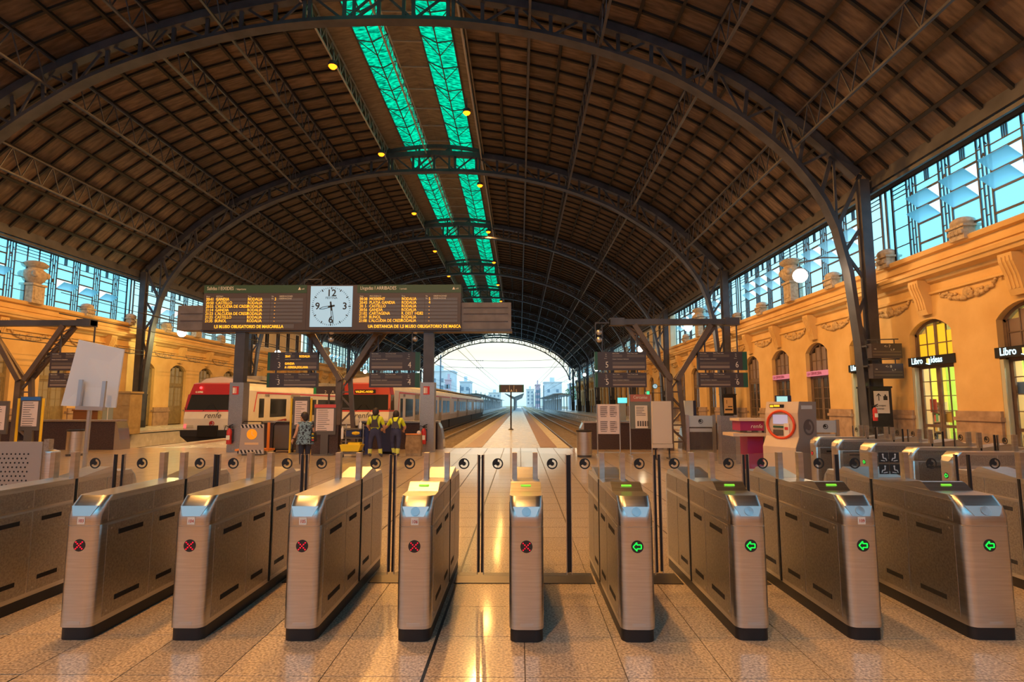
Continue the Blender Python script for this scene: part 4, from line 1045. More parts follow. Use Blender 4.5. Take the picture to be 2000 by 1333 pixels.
# illuminated fascia signs
FAS = mat('fascia_black', (.02, .02, .022), .3); LETW = emit('fascia_letters', (.62, .95, 1.0), 1.6); LOGO = emit('fascia_logo', (1.0, .62, .15), .9)
PINKF = emit('pink_fascia', (.75, .22, .34), .35, (.4, .15, .2)); PKT = mat('dark_pink_letters', (.25, .02, .05), .5)
def fascia(y, kind, lbl):
    X = SX(1, WALL_S - .02)
    t = thing('shop_sign', lbl, 'shop sign', (X, y, 3.07), 0, 'fascia signs over the shop doors')
    if kind == 'book':
        MB().bx(-.02, .20, -1.22, 1.22, 0, .33).build('sign_box', FAS, t)
        r = (math.pi / 2, 0, -math.pi / 2)
        text('Libro', .34, LETW, t, (-.03, 1.02, .07), r, sx=.86, off=.004); text('ideas', .34, LETW, t, (-.03, -.04, .07), r, sx=.86, off=.004)
        MB().bx(-.035, -.02, .04, .18, .05, .25).build('logo', LOGO, t); MB().bar((-.04, .02, .01), (-.04, .2, .06), .025).bar((-.04, .02, .01), (-.04, .02, .22), .025).build('logo', LETW, t)
    else:
        MB().bx(.02, .18, -1.09, 1.09, 0, .26).build('sign_box', PINKF, t)
        text('LA CERVECERA', .2, PKT, t, (.012, .98, .06), (math.pi / 2, 0, -math.pi / 2), sx=1.05, off=.004)
fascia(17.475, 'book', 'illuminated bookshop sign over the door with grey transom panes')
fascia(21.625, 'book', 'illuminated bookshop sign over the amber-paned door beside the clear pier')
fascia(25.775, 'book', 'illuminated bookshop sign partly hidden behind the iron column')
fascia(29.925, 'bar', 'pink bar sign over the door next to the bookshop'); fascia(34.075, 'bar', 'pink bar sign farther along the wall from the bookshop')
# posters and lettering inside the first shop window
for i, (yy, zz, w, h, c) in enumerate(((16.9, 1.2, .4, .5, 2), (17.7, 1.25, .45, .55, 6), (21.2, .95, .5, .4, 4), (22.0, 1.3, .35, .5, 0), (17.2, .45, .4, .55, 6), (18.0, 1.9, .5, .4, 1))):
    tag(MB().bx(0, .01, 0, w, 0, h).build('poster', BOOKC[c]), ('white', 'red', 'blue', 'pale', 'orange', 'printed')[i % 6] + ' poster stuck inside the bookshop door glass', 'poster', 'posters in the bookshop doors').location = (SX(1, WALL_S + .34), yy, zz)
# ================================================================ TRAINS
TWH = noisy(mat('train_white', (.78, .76, .74), .35), (.70, .68, .66), (.80, .78, .76), 1.2, 4); TRED = mat('train_red', (.42, .03, .035), .35); TDK = mat('train_underframe', (.025, .025, .028), .6)
TGL = mat('train_glass', (.03, .035, .045), .08); TGR = noisy(mat('train_roof_grey', (.35, .33, .31), .6), (.28, .26, .25), (.40, .38, .35), 2, 4); TSTR = mat('train_stripe', (.60, .05, .06), .4)
TAIL = emit('tail_light', (1.0, .03, .03), 4.0); HEADL = mat('headlamp', (.55, .55, .5), .15); PURP = mat('bumper_grey', (.10, .10, .11), .5)
def train(x, y, label, cars, dest, w=2.85, seed=0):
    t = thing('train', label, 'train', (x, y, .25), 0, 'commuter trains at the platforms')
    h = w / 2; zb, zt = -.02, 2.35          # side from floor to roof shoulder
    for c in range(cars):
        y0 = c * 25.6 + (1.05 if c == 0 else .25); y1 = (c + 1) * 25.6
        prof = [(-h + .06, zb), (-h, zb + .5), (-h, zt - .25), (-h + .12, zt), (-h * .55, zt + .36), (0, zt + .46), (h * .55, zt + .36), (h - .12, zt), (h, zt - .25), (h, zb + .5), (h - .06, zb)]
        car = MB().prism(prof, 'xz', y0, y1).build('car_body', TWH, t)
        MB().prism([(-h * .8, zt + .25), (-h * .5, zt + .40), (0, zt + .50), (h * .5, zt + .40), (h * .8, zt + .25)], 'xz', y0 + .05, y1 - .05).build('roof_panel', TGR, car)
        MB().bx(-h + .1, h - .1, y0 + .3, y1 - .3, -.8, zb).build('underframe', TDK, car)
        if c < cars - 1: MB().bx(-h + .12, h - .12, y1, y1 + .25, -.1, zt).build('gangway', TDK, car)
        for sd in (-1, 1):
            X0, X1 = sorted((sd * (h - .01), sd * (h + .012)))
            MB().bx(X0, X1, y0 + 1.2, y1 - .1, zt - .40, zt - .31).build('red_stripe', TSTR, car)
            if c == 0: MB().bar((sd * (h + .004), y0 + .95, .95), (sd * (h + .004), y0 + 1.25, zt - .36), .012, .09).build('red_stripe', TSTR, car)
            wins = ([(1.55, .62)] if c == 0 else []) + [(3.0, 2.3), (8.4, 2.2), (11.0, 2.2), (13.6, 2.2), (19.3, 2.2), (21.9, 2.2)]
            for (wy, wl) in wins:
                MB().bx(X0, X1, y0 + wy, y0 + wy + wl, .62, 1.68).build('window', TGL, car)
            for dy in (6.0, 16.9):
                d = MB().bx(X0 - .003, X1 + .003, y0 + dy, y0 + dy + 1.5, -.02, 2.0).build('passenger_door', TGR, car)
                for q in (.15, .85): MB().bx(X0 - .008, X1 + .008, y0 + dy + q, y0 + dy + q + .5, .7, 1.7).build('door_window', TGL, d)
            if c == 0:
                text('renfe', .30, mat('train_lettering', (.10, .09, .10), .5), car, (sd * (h + .016), y0 + (2.2 if sd > 0 else 3.2), 1.78), (math.pi / 2, 0, math.pi / 2 * sd), shear=.25)
        for k in range(4):
            for sd in (-1, 1):
                MB().lathe([(.0, -.06), (.42, -.06), (.42, .06), (.0, .06)], (0, 0, 0), 14).xf(Matrix.Translation((sd * .8, y0 + (2.4, 4.9, 19.6, 22.1)[k], -.51)) @ Matrix.Rotation(math.pi / 2, 4, 'Y')).build('wheel', TDK, car)
    # cab: raked windscreen and red brow
    cab = MB()
    def sec(y, w_, z0, z1): return [(-w_, y, z0), (w_, y, z0), (w_, y, z1), (-w_, y, z1)]
    cab.loft([sec(.12, h * .93, .05, .62), sec(1.06, h, .0, .62)]); cab.loft([[(-h*.93, .12, .62), (h*.93, .12, .62), (h, 1.06, .62), (-h, 1.06, .62)], [(-h*.94, .22, .98), (h*.94, .22, .98), (h, 1.06, .98), (-h, 1.06, .98)]])
    co = cab.build('cab_nose', TWH, t)
    MB().loft([[(-h*.945, .21, .98), (h*.945, .21, .98), (h, 1.06, .98), (-h, 1.06, .98)], [(-h*.95, .235, 1.06), (h*.95, .235, 1.06), (h, 1.06, 1.06), (-h, 1.06, 1.06)]]).build('red_band', TSTR, co)
    MB().loft([[(-h*.95, .24, 1.06), (h*.95, .24, 1.06), (h * .995, 1.06, 1.06), (-h * .995, 1.06, 1.06)], [(-h*.9, .52, 1.86), (h*.9, .52, 1.86), (h*.985, 1.06, 1.86), (-h*.985, 1.06, 1.86)]]).build('windscreen', TGL, co)
    for sd in (-1, 1): MB().bar((sd * h * .93, .30, 1.06), (sd * h * .90, .50, 1.86), .12, .1).build('screen_pillar', TRED, co)
    br = MB().loft([[(-h*.92, .50, 1.86), (h*.92, .50, 1.86), (h*.99, 1.06, 1.86), (-h*.99, 1.06, 1.86)], [(-h*.84, .66, 2.42), (h*.84, .66, 2.42), (h*.9, 1.06, 2.5), (-h*.9, 1.06, 2.5)]]).build('red_brow', TRED, co)
    if dest:
        MB().bx(-.55, .55, .50, .53, 1.93, 2.12).build('destination_box', TDK, br); text(dest, .15, LEDA, br, (-.5, .49, 1.96), sx=.85, off=.003, name='destination')
    else:
        text('C-3703', .13, LEDY, br, (-1.0, .495, 1.95), name='train_number'); MB().sphere((-.75, .55, 2.22), .07, 8, 6).build('marker_light', TAIL, br)
    text('renfe', .42, mat('nose_lettering', (.10, .09, .10), .5), co, (0.0 if dest else .15, .10, .66), (math.radians(80), 0, 0), align='CENTER', shear=.25, name='nose_lettering')
    logo(MB(), .15, .38, .085, .13, .03).build('nose_logo', TRED, co)
    for sd in (-1, 1):
        MB().bx(sd * 1.0 - .22, sd * 1.0 + .22, .09, .14, .16, .30).build('headlamp', HEADL, co); MB().bx(sd * 1.22 - .05, sd * 1.22 + .05, .08, .13, .16, .32).build('tail_light', TAIL, co)
        MB().bar((sd * .4, .2, 1.0), (sd * .1, .32, 1.35), .02).build('wiper', M['black'], co)
    b = MB().loft([[(-h*.98, .02, -.28), (h*.98, .02, -.28), (h*.98, 1.2, -.28), (-h*.98, 1.2, -.28)], [(-h, .0, .05), (h, .0, .05), (h, 1.2, .05), (-h, 1.2, .05)]])
    b.loft([[(-h*.6, .15, -.75), (h*.6, .15, -.75), (h*.7, 1.2, -.75), (-h*.7, 1.2, -.75)], [(-h*.98, .05, -.28), (h*.98, .05, -.28), (h*.98, 1.2, -.28), (-h*.98, 1.2, -.28)]])
    bo = b.build('bumper_skirt', TDK, co)
    MB().bx(-.5, .5, -.06, .1, -.3, .28).build('coupler_recess', M['blackslot'], bo); MB().lathe([(0, -.5), (.09, -.5), (.12, -.3), (.08, 0)], (0, 0, 0), 10).xf(Matrix.Translation((0, 0.0, -.05)) @ Matrix.Rotation(-math.pi/2, 4, 'X') @ Matrix.Scale(-1, 4)).build('coupler', PURP, bo)
    # roof equipment
    for yy in (4, 9.5, 15): MB().bx(-.9, .9, yy, yy + 3, zt + .40, zt + .66).build('roof_unit', TGR, t)
    return t
train(-15.95, 29.6, 'white and red commuter train with dark windscreen, no destination text', 2, None)
train(-8.05, 29.6, 'white and red commuter train with amber destination text on its brow', 3, 'VALENC.-NORD')
# ================================================================ BUFFER ENCLOSURES AT THE TRACK ENDS
BUF = noisy(mat('polished_brown_granite', (.05, .035, .04), .18), (.035, .024, .03), (.075, .052, .055), 30, 4); STTOP = mat('buffer_steel', (.55, .55, .57), .25, 1.0)
def buffer(x0, x1, label, y=20.95, h=1.0):
    t = thing('buffer_wall', label, 'buffer wall', ((x0 + x1) / 2, y, 0), 0, 'brown stone enclosures at the track ends'); L = (x1 - x0) / 2
    MB().bx(-L, L, 0, .5, 0, h - .06).build('stone_body', BUF, t)
    MB().bx(-L - .03, L + .03, -.04, .54, h - .06, h).build('steel_top', STTOP, t)
    for sd in (-1, 1):
        pts = [(0, 0), (.22, 0), (.20, .35), (.12, .75), (0, h)]
        MB().prism([(sd * (L + p), q) for p, q in pts], 'xz', -.03, .53).build('curved_end', STTOP, t)
buffer(2.3, 4.9, 'dark brown stone buffer enclosure behind the timetable frame')
buffer(6.0, 8.7, 'dark brown stone buffer enclosure behind the framed grey partition')
buffer(-9.3, -6.75, 'brown stone buffer enclosure behind the two cleaners')
buffer(-5.75, -2.95, 'brown stone buffer enclosure beside the platform with steel curved end')
buffer(-21.0, -14.4, 'long black stone buffer enclosure behind the litter bin by the placard', 20.6, 1.05)
# ================================================================ CONCOURSE FURNITURE
def gx(px, Y, py=850): return atY(px, py, Y).x
CARD = mat('white_card', (.72, .74, .80), .6); ALU = mat('aluminium', (.55, .56, .60), .35, .9); PAPER = mat('pinkish_paper', (.72, .62, .62), .7); YEL = mat('yellow_paint', (.80, .52, .02), .45)
DGREY = mat('dark_grey_frame', (.10, .09, .09), .5); ORANGE = mat('orange_paint', (.85, .28, .05), .45); NAVY = mat('navy_plastic', (.02, .03, .10), .5); BLUEH = mat('blue_header', (.03, .15, .5), .5)
# white placard seen from behind on its pole
pl = thing('placard_stand', 'large blank white placard tilted on a metal pole', 'placard', (-5.86, 7.85, 0))
q0 = Vector((-5.86, 7.85, 0))
c = [atY(120, 793, 7.70) - q0, atY(226, 797, 7.92) - q0, atY(243, 683, 8.00) - q0, atY(155, 664, 7.78) - q0]
nn = Vector((-.3, -1, 0)).normalized()
MB().loft([[p - nn * .008 for p in c], [p + nn * .008 for p in c]]).build('placard', CARD, pl)
for p_, q_ in (((153, 793), (159, 742)), ((199, 797), (205, 745))): MB().bar(atY(*p_, 7.72) - q0, atY(*q_, 7.74) - q0, .05, .03).build('clamp_arm', ALU, pl)
MB().bar(atY(150, 797, 7.72) - q0, atY(203, 799, 7.72) - q0, .06, .05).build('clamp_bar', ALU, pl)
MB().tube((.05, -.1, 0), (.09, -.12, 1.54), .028, 10).build('pole', ALU, pl, 40); MB().lathe([(.28, 0), (.28, .02), (.05, .04), (.03, .06)], (.05, 0, 0), 20).build('base_plate', ALU, pl, 40)
# perforated steel barrier
pb = thing('perforated_barrier', 'grey perforated steel barrier panel beside the small bollard', 'barrier', (-6.3, 6.7, 0))
MB().bx(-1.2, .78, 0, .03, .35, 1.17).build('panel', mat('grey_sheet_steel', (.45, .41, .39), .45, .7), pb)
mb = MB()
for i in range(34):
    for j in range(12):
        x = -1.05 + i * .05 + (j % 2) * .025; mb.add([(x + .011 * math.cos(a * 1.047), -.002, .48 + j * .05 + .011 * math.sin(a * 1.047)) for a in range(6)], [(0, 1, 2, 3, 4, 5)])
stuff(mb.build('perforation', M['blackslot'], pb))
for x in (-1.1, .84): MB().bx(x - .03, x + .03, -.02, .05, 0, 1.2).build('post', M['steel_dark'], pb)
bo = thing('bollard', 'short round steel bollard with orange-lit top beside the perforated barrier', 'bollard', (gx(105, 6.25), 6.25, 0))
MB().lathe([(.075, 0), (.075, 1.08), (.07, 1.1), (.02, 1.12)], (0, 0, 0), 16).build('shaft', M['steel'], bo, 40); MB().lathe([(.085, 0), (.085, .12), (.075, .13)], (0, 0, 0), 16).build('base_ring', M['steel_dark'], bo, 40)
def bin_(px, Y, label):
    t = thing('litter_bin', label, 'litter bin', (gx(px, Y), Y, 0), 0, 'steel litter bins')
    MB().lathe([(.22, .0), (.22, .07), (.225, .08)], (0, 0, 0), 20).build('base', M['black'], t, 40)
    MB().lathe([(.235, .07), (.235, .78)], (0, 0, 0), 24).build('body', M['steel'], t, 40)
    MB().lathe([(.235, .76), (.25, .78), (.25, .81), (.17, .82), (.17, .77)], (0, 0, 0), 24).build('rim', M['black'], t, 40)
bin_(148, 18.2, 'round steel litter bin in front of the long black stone enclosure'); bin_(1141, 18.0, 'round steel litter bin at the platform corner')
def leaflet(p, x0, x1, z0, z1, y, n, m=None):
    """printed lines on a sheet"""
    mb = MB(); r = random.Random(int(x0 * 100) + n)
    for i in range(n):
        z = z1 - (i + .7) * (z1 - z0) / n; L = (x1 - x0) * r.uniform(.4, .85); mb.bx(x0 + (x1 - x0) * .08, x0 + (x1 - x0) * .08 + L, y - .002, y, z - .008, z + .008)
    return stuff(mb.build('printed_line', m or DGREY, p))
def timetable(px0, px1, Y, label, header, posts=True, zt=None, zb=None, hd=None):
    a, b = gx(px0, Y), gx(px1, Y); t = thing('timetable_board', label, 'timetable board', ((a + b) / 2, Y, 0), 0, 'free-standing notice boards'); L = (b - a) / 2
    zt = zt or atY(1000, 775, Y).z; zb = zb or atY(1000, 842, Y).z
    MB().bx(-L, L, 0, .06, zb, zt).build('panel', DGREY, t); s = MB().bx(-L + .07, L - .07, -.006, 0, zb + .12, zt - .14).build('sheet', PAPER, t)
    leaflet(s, -L + .07, L - .07, zb + .12, zt - .14, -.007, 11)
    if header: MB().bx(-L + .01, L - .01, -.008, 0, zt - .11, zt - .01).build('header', header, t)
    MB().bx(-.12, .12, .0, .06, 0, zb).build('stem', DGREY, t)
    if posts:
        for sd in (-1, 1): MB().tube((sd * (L + .06), .02, 0), (sd * (L + .06), .02, zt - .05), .035, 8).build('post', YEL, t, 40)
    MB().bx(-.3, .3, -.15, .2, 0, .03).build('foot', DGREY, t)
    return t
timetable(34, 74, 17.0, 'notice board with blue header between yellow posts, behind the barrier', BLUEH)
timetable(-30, 11, 16.6, 'grey-framed notice board without posts beside the blue-headed yellow-posted one', None, False, 1.7, .75)
t = timetable(570, 602, 19.0, 'tall dark notice board between yellow posts beside the woman', None, True, atY(1000, 775, 19).z, atY(1000, 838, 19).z)
t = timetable(612, 655, 18.4, 'white poster frame with red header next to the woman', mat('red_header', (.6, .08, .08), .5), False, atY(1000, 790, 18.4).z, atY(1000, 850, 18.4).z)
MB().bx(-.42, .42, .06, .3, 0, .95).build('dark_base', BUF, t)
# framed notice stands by platform 5
def frame_stand(px0, px1, Y, py0, py1, label, kind):
    a, b = gx(px0, Y), gx(px1, Y); t = thing('notice_stand', label, 'notice stand', ((a + b) / 2, Y, 0), 0, 'tubular notice stands'); L = (b - a) / 2; zt = atY(1000, py0, Y).z; zb = atY(1000, py1, Y).z
    for sd in (-1, 1):
        MB().tube((sd * L, 0, .06), (sd * L, 0, zt), .018, 8).build('frame_tube', ALU, t, 40); MB().bx(sd * L - .03, sd * L + .03, -.22, .22, 0, .06).build('foot', ALU, t)
    MB().tube((-L, 0, .12), (L, 0, .12), .018, 8).build('cross_tube', ALU, t, 40)
    if kind == 'grid':
        s = MB().bx(-L + .02, L - .02, -.02, .02, zb, zt).build('sheet', PAPER, t); w = L - .08; h = (zt - zb) / 2
        for ix in (-1, 1):
            for iz in (0, 1):
                x0 = -w if ix < 0 else .03; z0 = zb + iz * h + .06
                q = MB().bx(x0, x0 + w - .04, -.024, -.02, z0 + .05, z0 + h - .12).build('timetable_grid', mat('grid_print', (.52, .44, .46), .7), s); leaflet(q, x0, x0 + w, z0, z0 + h - .1, -.025, 6)
    else:
        s = MB().bx(-L + .02, L - .02, -.02, .02, zb, zt).build('panel', mat('green_grey_panel', (.16, .17, .15), .5), t)
        MB().bx(-L + .02, L - .02, -.025, -.02, zt - .22, zt).build('header', mat('brick_header', (.40, .13, .10), .5), s)
        text('Cercanias', .13, WTXT, s, (-.22, -.028, zt - .13), sx=.85)
        p = MB().bx(-L + .16, L - .12, -.026, -.02, zb + .02, zt - .34).build('poster', mat('cream_poster', (.75, .68, .60), .6), s); leaflet(p, -L + .16, L - .12, zb + .4, zt - .36, -.028, 6)
        for k in range(5): MB().bx(-L + .22 + k * .075, -L + .27 + k * .075, -.03, -.026, zb + .08, zb + .24).build('silhouette', DGREY, p)
frame_stand(1167, 1211, 18.2, 790, 848, 'tubular stand with a sheet of four timetables beside the litter bin', 'grid')
frame_stand(1231, 1273, 18.0, 771, 838, 'tubular stand with red-headed poster panel of silhouettes', 'poster')
t = thing('blank_panel', 'tall blank cream panel on short legs before the forked support', 'panel', (gx(1294, 17.2), 17.2, 0))
z0, z1 = atY(1000, 872, 17.2).z, atY(1000, 784, 17.2).z
MB().bx(-.28, .28, 0, .12, z0 + .08, z1).build('panel_face', mat('cream_panel', (.62, .55, .47), .5), t); MB().bx(-.29, .29, -.01, .13, z0 - .05, z0 + .07).build('lower_panel', mat('cream_panel_low', (.60, .53, .45), .5), t)
for x in (-.2, .2): MB().bx(x - .02, x + .02, .04, .08, 0, z0).build('leg', M['black'], t)
for x in (-.2, .2): MB().bx(x - .03, x + .03, -.25, .3, 0, .04).build('foot', M['black'], t)
# glass partitions
def partition(px0, px1, Y, py0, label, head=True, m=None):
    a, b = gx(px0, Y), gx(px1, Y); t = thing('partition_screen', label, 'partition', ((a + b) / 2, Y, 0), 0, 'partitions behind the gates'); L = (b - a) / 2; zt = atY(1000, py0, Y).z
    for sd in (-1, 1): MB().bx(sd * L - .04, sd * L + .04, -.04, .04, 0, zt).build('upright', M['steel'], t)
    MB().bx(-L + .04, L - .04, -.008, .008, .1, zt - .02).build('sheet', m or M['glass'], t)
    if head:
        p = MB().bx(-L + .04, L - .04, -.014, -.009, zt - .34, zt - .02).build('frosted_band', mat('frosted_blue', (.42, .48, .55), .4), t); logo(MB(), 0, zt - .18, -.022, .065).build('logo', INK, p)
        MB().bx(-L + .06, L - .06, -.012, -.009, zt - .48, zt - .38).build('lettered_band', mat('pale_print', (.4, .42, .45), .5), t)
    return t
partition(1343, 1395, 16.8, 811, 'framed glass partition with frosted band and ring logo')
partition(1405, 1438, 16.0, 811, 'plain brushed steel partition panel beside the frosted glass', False, M['steel_dark'])
partition(1442, 1462, 16.4, 816, 'narrow glass partition next to the magenta counter', False)
partition(1464, 1484, 16.6, 816, 'narrow glass partition behind the ticket machine counter', False)
partition(1589, 1636, 15.6, 820, 'blue frosted partition with ring logo behind the ticket machine')
# ticket vending machine
VM = noisy(mat('machine_cream', (.62, .50, .40), .45), (.58, .46, .36), (.66, .54, .43), 2, 3); VMD = mat('machine_grey', (.36, .29, .25), .5)
vm = thing('ticket_machine', 'cream ticket machine with a red ring around its screen', 'ticket machine', (gx(1521, 12.6), 12.6, 0), math.radians(-62))
prof = [(-.02, 0), (.62, 0), (.70, 1.66), (.16, 1.66), (.10, 1.42), (.10, .92), (-.02, .70)]   # y,z side outline
MB().prism(prof, 'yz', -.40, .40).build('cabinet', VM, vm)
MB().prism([(y + .001, z) for y, z in prof], 'yz', .40, .415).build('side_panel', VMD, vm)
q = MB().bx(-.30, .06, .12, .14, 1.53, 1.60).build('sign_slot', M['black'], vm); MB().bx(-.28, -.20, .115, .12, 1.54, 1.585).bx(-.18, -.04, .115, .12, 1.55, 1.59).build('lit_display', LEDA, q)
ring = [(.33 * math.cos(a), .085 - .01, 1.17 + .29 * math.sin(a)) for a in [i * 2 * math.pi / 36 for i in range(36)]]
MB().path(ring, .028, 8, closed=True).build('red_ring', mat('ring_red', (.75, .07, .02), .35), vm, 60)
sc = MB().bx(-.20, .16, .09, .105, 1.18, 1.38).build('screen', emit('machine_screen', (.55, .5, .7), .35, (.3, .3, .4)), vm)
MB().bx(-.2, .05, .085, .1, 1.10, 1.14).build('coin_slot', SGREEN, vm); MB().bx(.08, .20, .07, .1, .92, 1.2).build('card_keypad', WTXT, vm); MB().bx(.10, .18, .065, .075, 1.06, 1.12).build('keypad_label', TSTR, vm)
MB().bx(-.2, .04, .08, .1, .94, 1.06).build('ticket_tray', DGREY, vm); MB().bx(-.16, .10, -.01, .05, .62, .68).build('change_slot', M['black'], vm)
MB().bx(.42, .425, .2, .55, 1.5, 1.58).build('side_plate', WTXT, vm)
lg = logo(MB(), 0, 0, -.004, .17, .006).xf(Matrix.Translation((.418, .42, 1.12)) @ Matrix.Rotation(math.pi / 2, 4, 'Z')); lg.build('side_logo', mat('logo_brown', (.16, .12, .11), .5), vm)
MAG = mat('magenta_panel', (.33, .02, .12), .45)
ct = thing('sales_counter', 'magenta sales counter with cream shelf beside the ticket machine', 'counter', (gx(1462, 13.5), 13.5, 0))
MB().bx(-.18, .36, 0, .5, 1.0, 1.22).build('counter_front', MAG, ct); MB().bx(-.22, .38, -.04, .55, 1.22, 1.28).build('counter_top', VM, ct); MB().bx(-.42, .36, -.2, .5, .88, .95).build('shelf', VM, ct)
MB().bx(-.02, .34, .02, .48, 0, .88).build('counter_base', MAG, ct); text('renfe', .13, WTXT, ct, (.05, -.004, 1.06), shear=.25)
mo = thing('monitor', 'blue-backed monitor above the ticket machine', 'monitor', (gx(1534, 15.2), 15.2, 0))
MB().bx(-.2, .2, 0, .06, 1.63, 1.83).build('case', NAVY, mo); MB().bx(-.18, .1, -.006, 0, 1.65, 1.81).build('screen', emit('monitor_screen', (.45, .8, .75), .7), mo); MB().bx(-.03, .03, .01, .05, 0, 1.63).build('stand', M['iron'], mo); MB().bx(-.2, .2, -.1, .15, 0, .02).build('foot', M['iron'], mo)
# slim blue info totem and turquoise screen
tt = thing('info_totem', 'slim blue and white information totem by the lit doors', 'totem', (gx(1351, 24.0), 24.0, 0))
MB().bx(-.25, .1, 0, .2, 0, atY(1000, 783, 24).z).build('body', mat('totem_white', (.6, .7, .85), .4), tt); MB().bx(.1, .22, 0, .2, 0, atY(1000, 783, 24).z).build('side', NAVY, tt)
ts = thing('ticket_screen', 'small turquoise lit screen on a grey post by the track end', 'screen', (gx(1217, 24.5), 24.5, 0))
z = atY(1000, 783, 24.5).z; MB().bx(-.19, .19, -.02, .06, z - .1, z + .12).build('lit_screen', emit('turquoise_screen', (.15, .8, .75), .9), ts); MB().bx(-.14, .14, 0, .1, 0, z - .1).build('post', mat('totem_grey', (.3, .34, .38), .4), ts)
# A-board with the orange clock disc, orange trolley behind
HAZ = mat('hazard_white', (.62, .58, .56), .5)
ab = thing('notice_board', 'grey board with hazard stripes and an orange clock disc', 'notice board', (gx(492, 18.4), 18.4, 0))
MB().prism([(-.40, .04), (.40, .04), (.36, .98), (-.34, .98)], 'xz', 0, .04).build('panel', mat('board_pale_grey', (.40, .34, .32), .5), ab)
for (z0, z1) in ((.06, .17), (.86, .96)):
    MB().bx(-.37, .37, -.004, 0, z0, z1).build('stripe_band', HAZ, ab)
    for k in range(6): MB().prism([(-.36 + k * .12, z1), (-.30 + k * .12, z1), (-.25 + k * .12, z0), (-.31 + k * .12, z0)], 'xz', -.008, -.004).build('hazard_stripe', M['black'], ab)
MB().lathe([(0, 0), (.165, 0), (.165, .006), (0, .007)], (0, 0, 0), 24).xf(Matrix.Translation((.0, -.002, .66)) @ Matrix.Rotation(math.pi / 2, 4, 'X')).build('orange_disc', emit('orange_disc', (1, .35, 0), .25, (.9, .35, .02)), ab)
MB().bar((0, -.014, .66), (0, -.014, .76), .018, .004, (0, 1, 0)).bar((0, -.014, .66), (.08, -.014, .60), .018, .004, (0, 1, 0)).build('clock_hand', mat('pale_orange', (.9, .6, .35), .5), ab)
MB().path([(-.33, .02, .98), (-.28, .02, 1.06), (.28, .02, 1.06), (.36, .02, .98)], .015, 6).build('handle', M['black'], ab, 60); MB().bx(-.3, .3, .0, .35, 0, .04).build('foot', M['black'], ab)
MB().bx(-.22, .22, -.004, 0, .33, .40).build('caption', mat('peach_caption', (.72, .5, .3), .6), ab)
tr = thing('luggage_trolley', 'orange-framed luggage trolley behind the orange clock board', 'trolley', (gx(500, 18.9), 18.9, 0))
MB().bx(-.62, .45, -.1, .45, .10, .16).build('deck', ORANGE, tr); MB().bx(.36, .43, .0, .06, .16, 1.02).build('upright', ORANGE, tr)
for x in (-.5, .34): MB().lathe([(0, -.03), (.06, -.03), (.06, .03), (0, .03)], (0, 0, 0), 12).xf(Matrix.Translation((x, -.06, .07)) @ Matrix.Rotation(math.pi / 2, 4, 'Y')).build('wheel', M['black'], tr)
cg = thing('cage_trolley', 'black tubular cage trolley beside the yellow-posted board', 'trolley', (gx(553, 19.5), 19.5, 0))
MB().path([(-.34, 0, .1), (-.34, 0, .9), (-.25, 0, 1.0), (.25, 0, 1.0), (.34, 0, .9), (.34, 0, .1)], .022, 6).build('hoop', M['black'], cg, 60); MB().bx(-.33, .33, .02, .06, .15, .9).build('dark_screen', DGREY, cg); MB().bx(-.34, .34, -.02, .5, .08, .12).build('deck', M['black'], cg)
for x in (-.3, .3): MB().lathe([(0, -.02), (.05, -.02), (.05, .02), (0, .02)], (0, 0, 0), 10).xf(Matrix.Translation((x, .1, .05)) @ Matrix.Rotation(math.pi / 2, 4, 'Y')).build('wheel', M['black'], cg)
# cleaning cart, blue waste bag, sack
cc = thing('cleaning_cart', 'cleaning cart with yellow mop bucket and bottles', 'cart', (gx(688, 17.9), 17.9, 0)); BUCK = mat('bucket_yellow', (.85, .62, .02), .4)
MB().prism([(-.26, .18), (.26, .18), (.32, .38), (-.32, .38)], 'xz', -.2, .25).build('bucket', BUCK, cc); MB().bx(-.1, .26, -.1, .2, .38, .44).build('wringer', BUCK, cc)
for z in (.55, .82): MB().bx(-.25, .28, 0, .4, z, z + .04).build('shelf', DGREY, cc)
for x in (-.25, .28): MB().tube((x, .2, .1), (x, .2, 1.0), .02, 8).build('upright', ALU, cc, 40)
MB().bx(-.3, .3, -.2, .4, .1, .16).build('deck', DGREY, cc); MB().bx(-.2, .26, .02, .36, .62, .80).build('blue_tray', NAVY, cc); MB().sphere((.1, .1, .72), .13, 8, 6, (1.3, 1, .6)).build('yellow_cloth', YEL, cc)
MB().lathe([(.045, .86), (.045, 1.02), (.02, 1.07), (.02, 1.1)], (.22, .1, 0), 10).build('spray_bottle', WTXT, cc, 40); MB().lathe([(.04, .55), (.04, .85), (.02, .92)], (-.3, -.02, 0), 10).build('bottle', WTXT, cc, 40)
MB().tube((.08, .3, .16), (.12, .3, 1.25), .012, 6).build('mop_handle', ALU, cc)
for x in (-.24, .24): MB().lathe([(0, -.02), (.05, -.02), (.05, .02), (0, .02)], (0, 0, 0), 10).xf(Matrix.Translation((x, -.1, .05)) @ Matrix.Rotation(math.pi / 2, 4, 'Y')).build('wheel', M['black'], cc)
wb_ = thing('waste_bag', 'blue waste sack hanging on a frame behind the cleaning cart', 'waste sack', (gx(713, 18.5), 18.5, 0))
MB().loft([[(s * .16 * math.cos(a), s * .14 * math.sin(a), z) for a in [i * math.pi / 6 for i in range(12)]] for z, s in ((.02, .8), (.2, 1.05), (.6, 1.0), (.88, .9))]).build('sack', mat('blue_sack', (.03, .05, .22), .35), wb_, 60); MB().lathe([(.15, .88), (.17, .9), (.17, .93), (.15, .93)], (0, 0, 0), 12).build('hoop', NAVY, wb_)
db = thing('wheeled_bin', 'dark wheeled bin between the two cleaners', 'wheeled bin', (gx(756, 18.9), 18.9, 0))
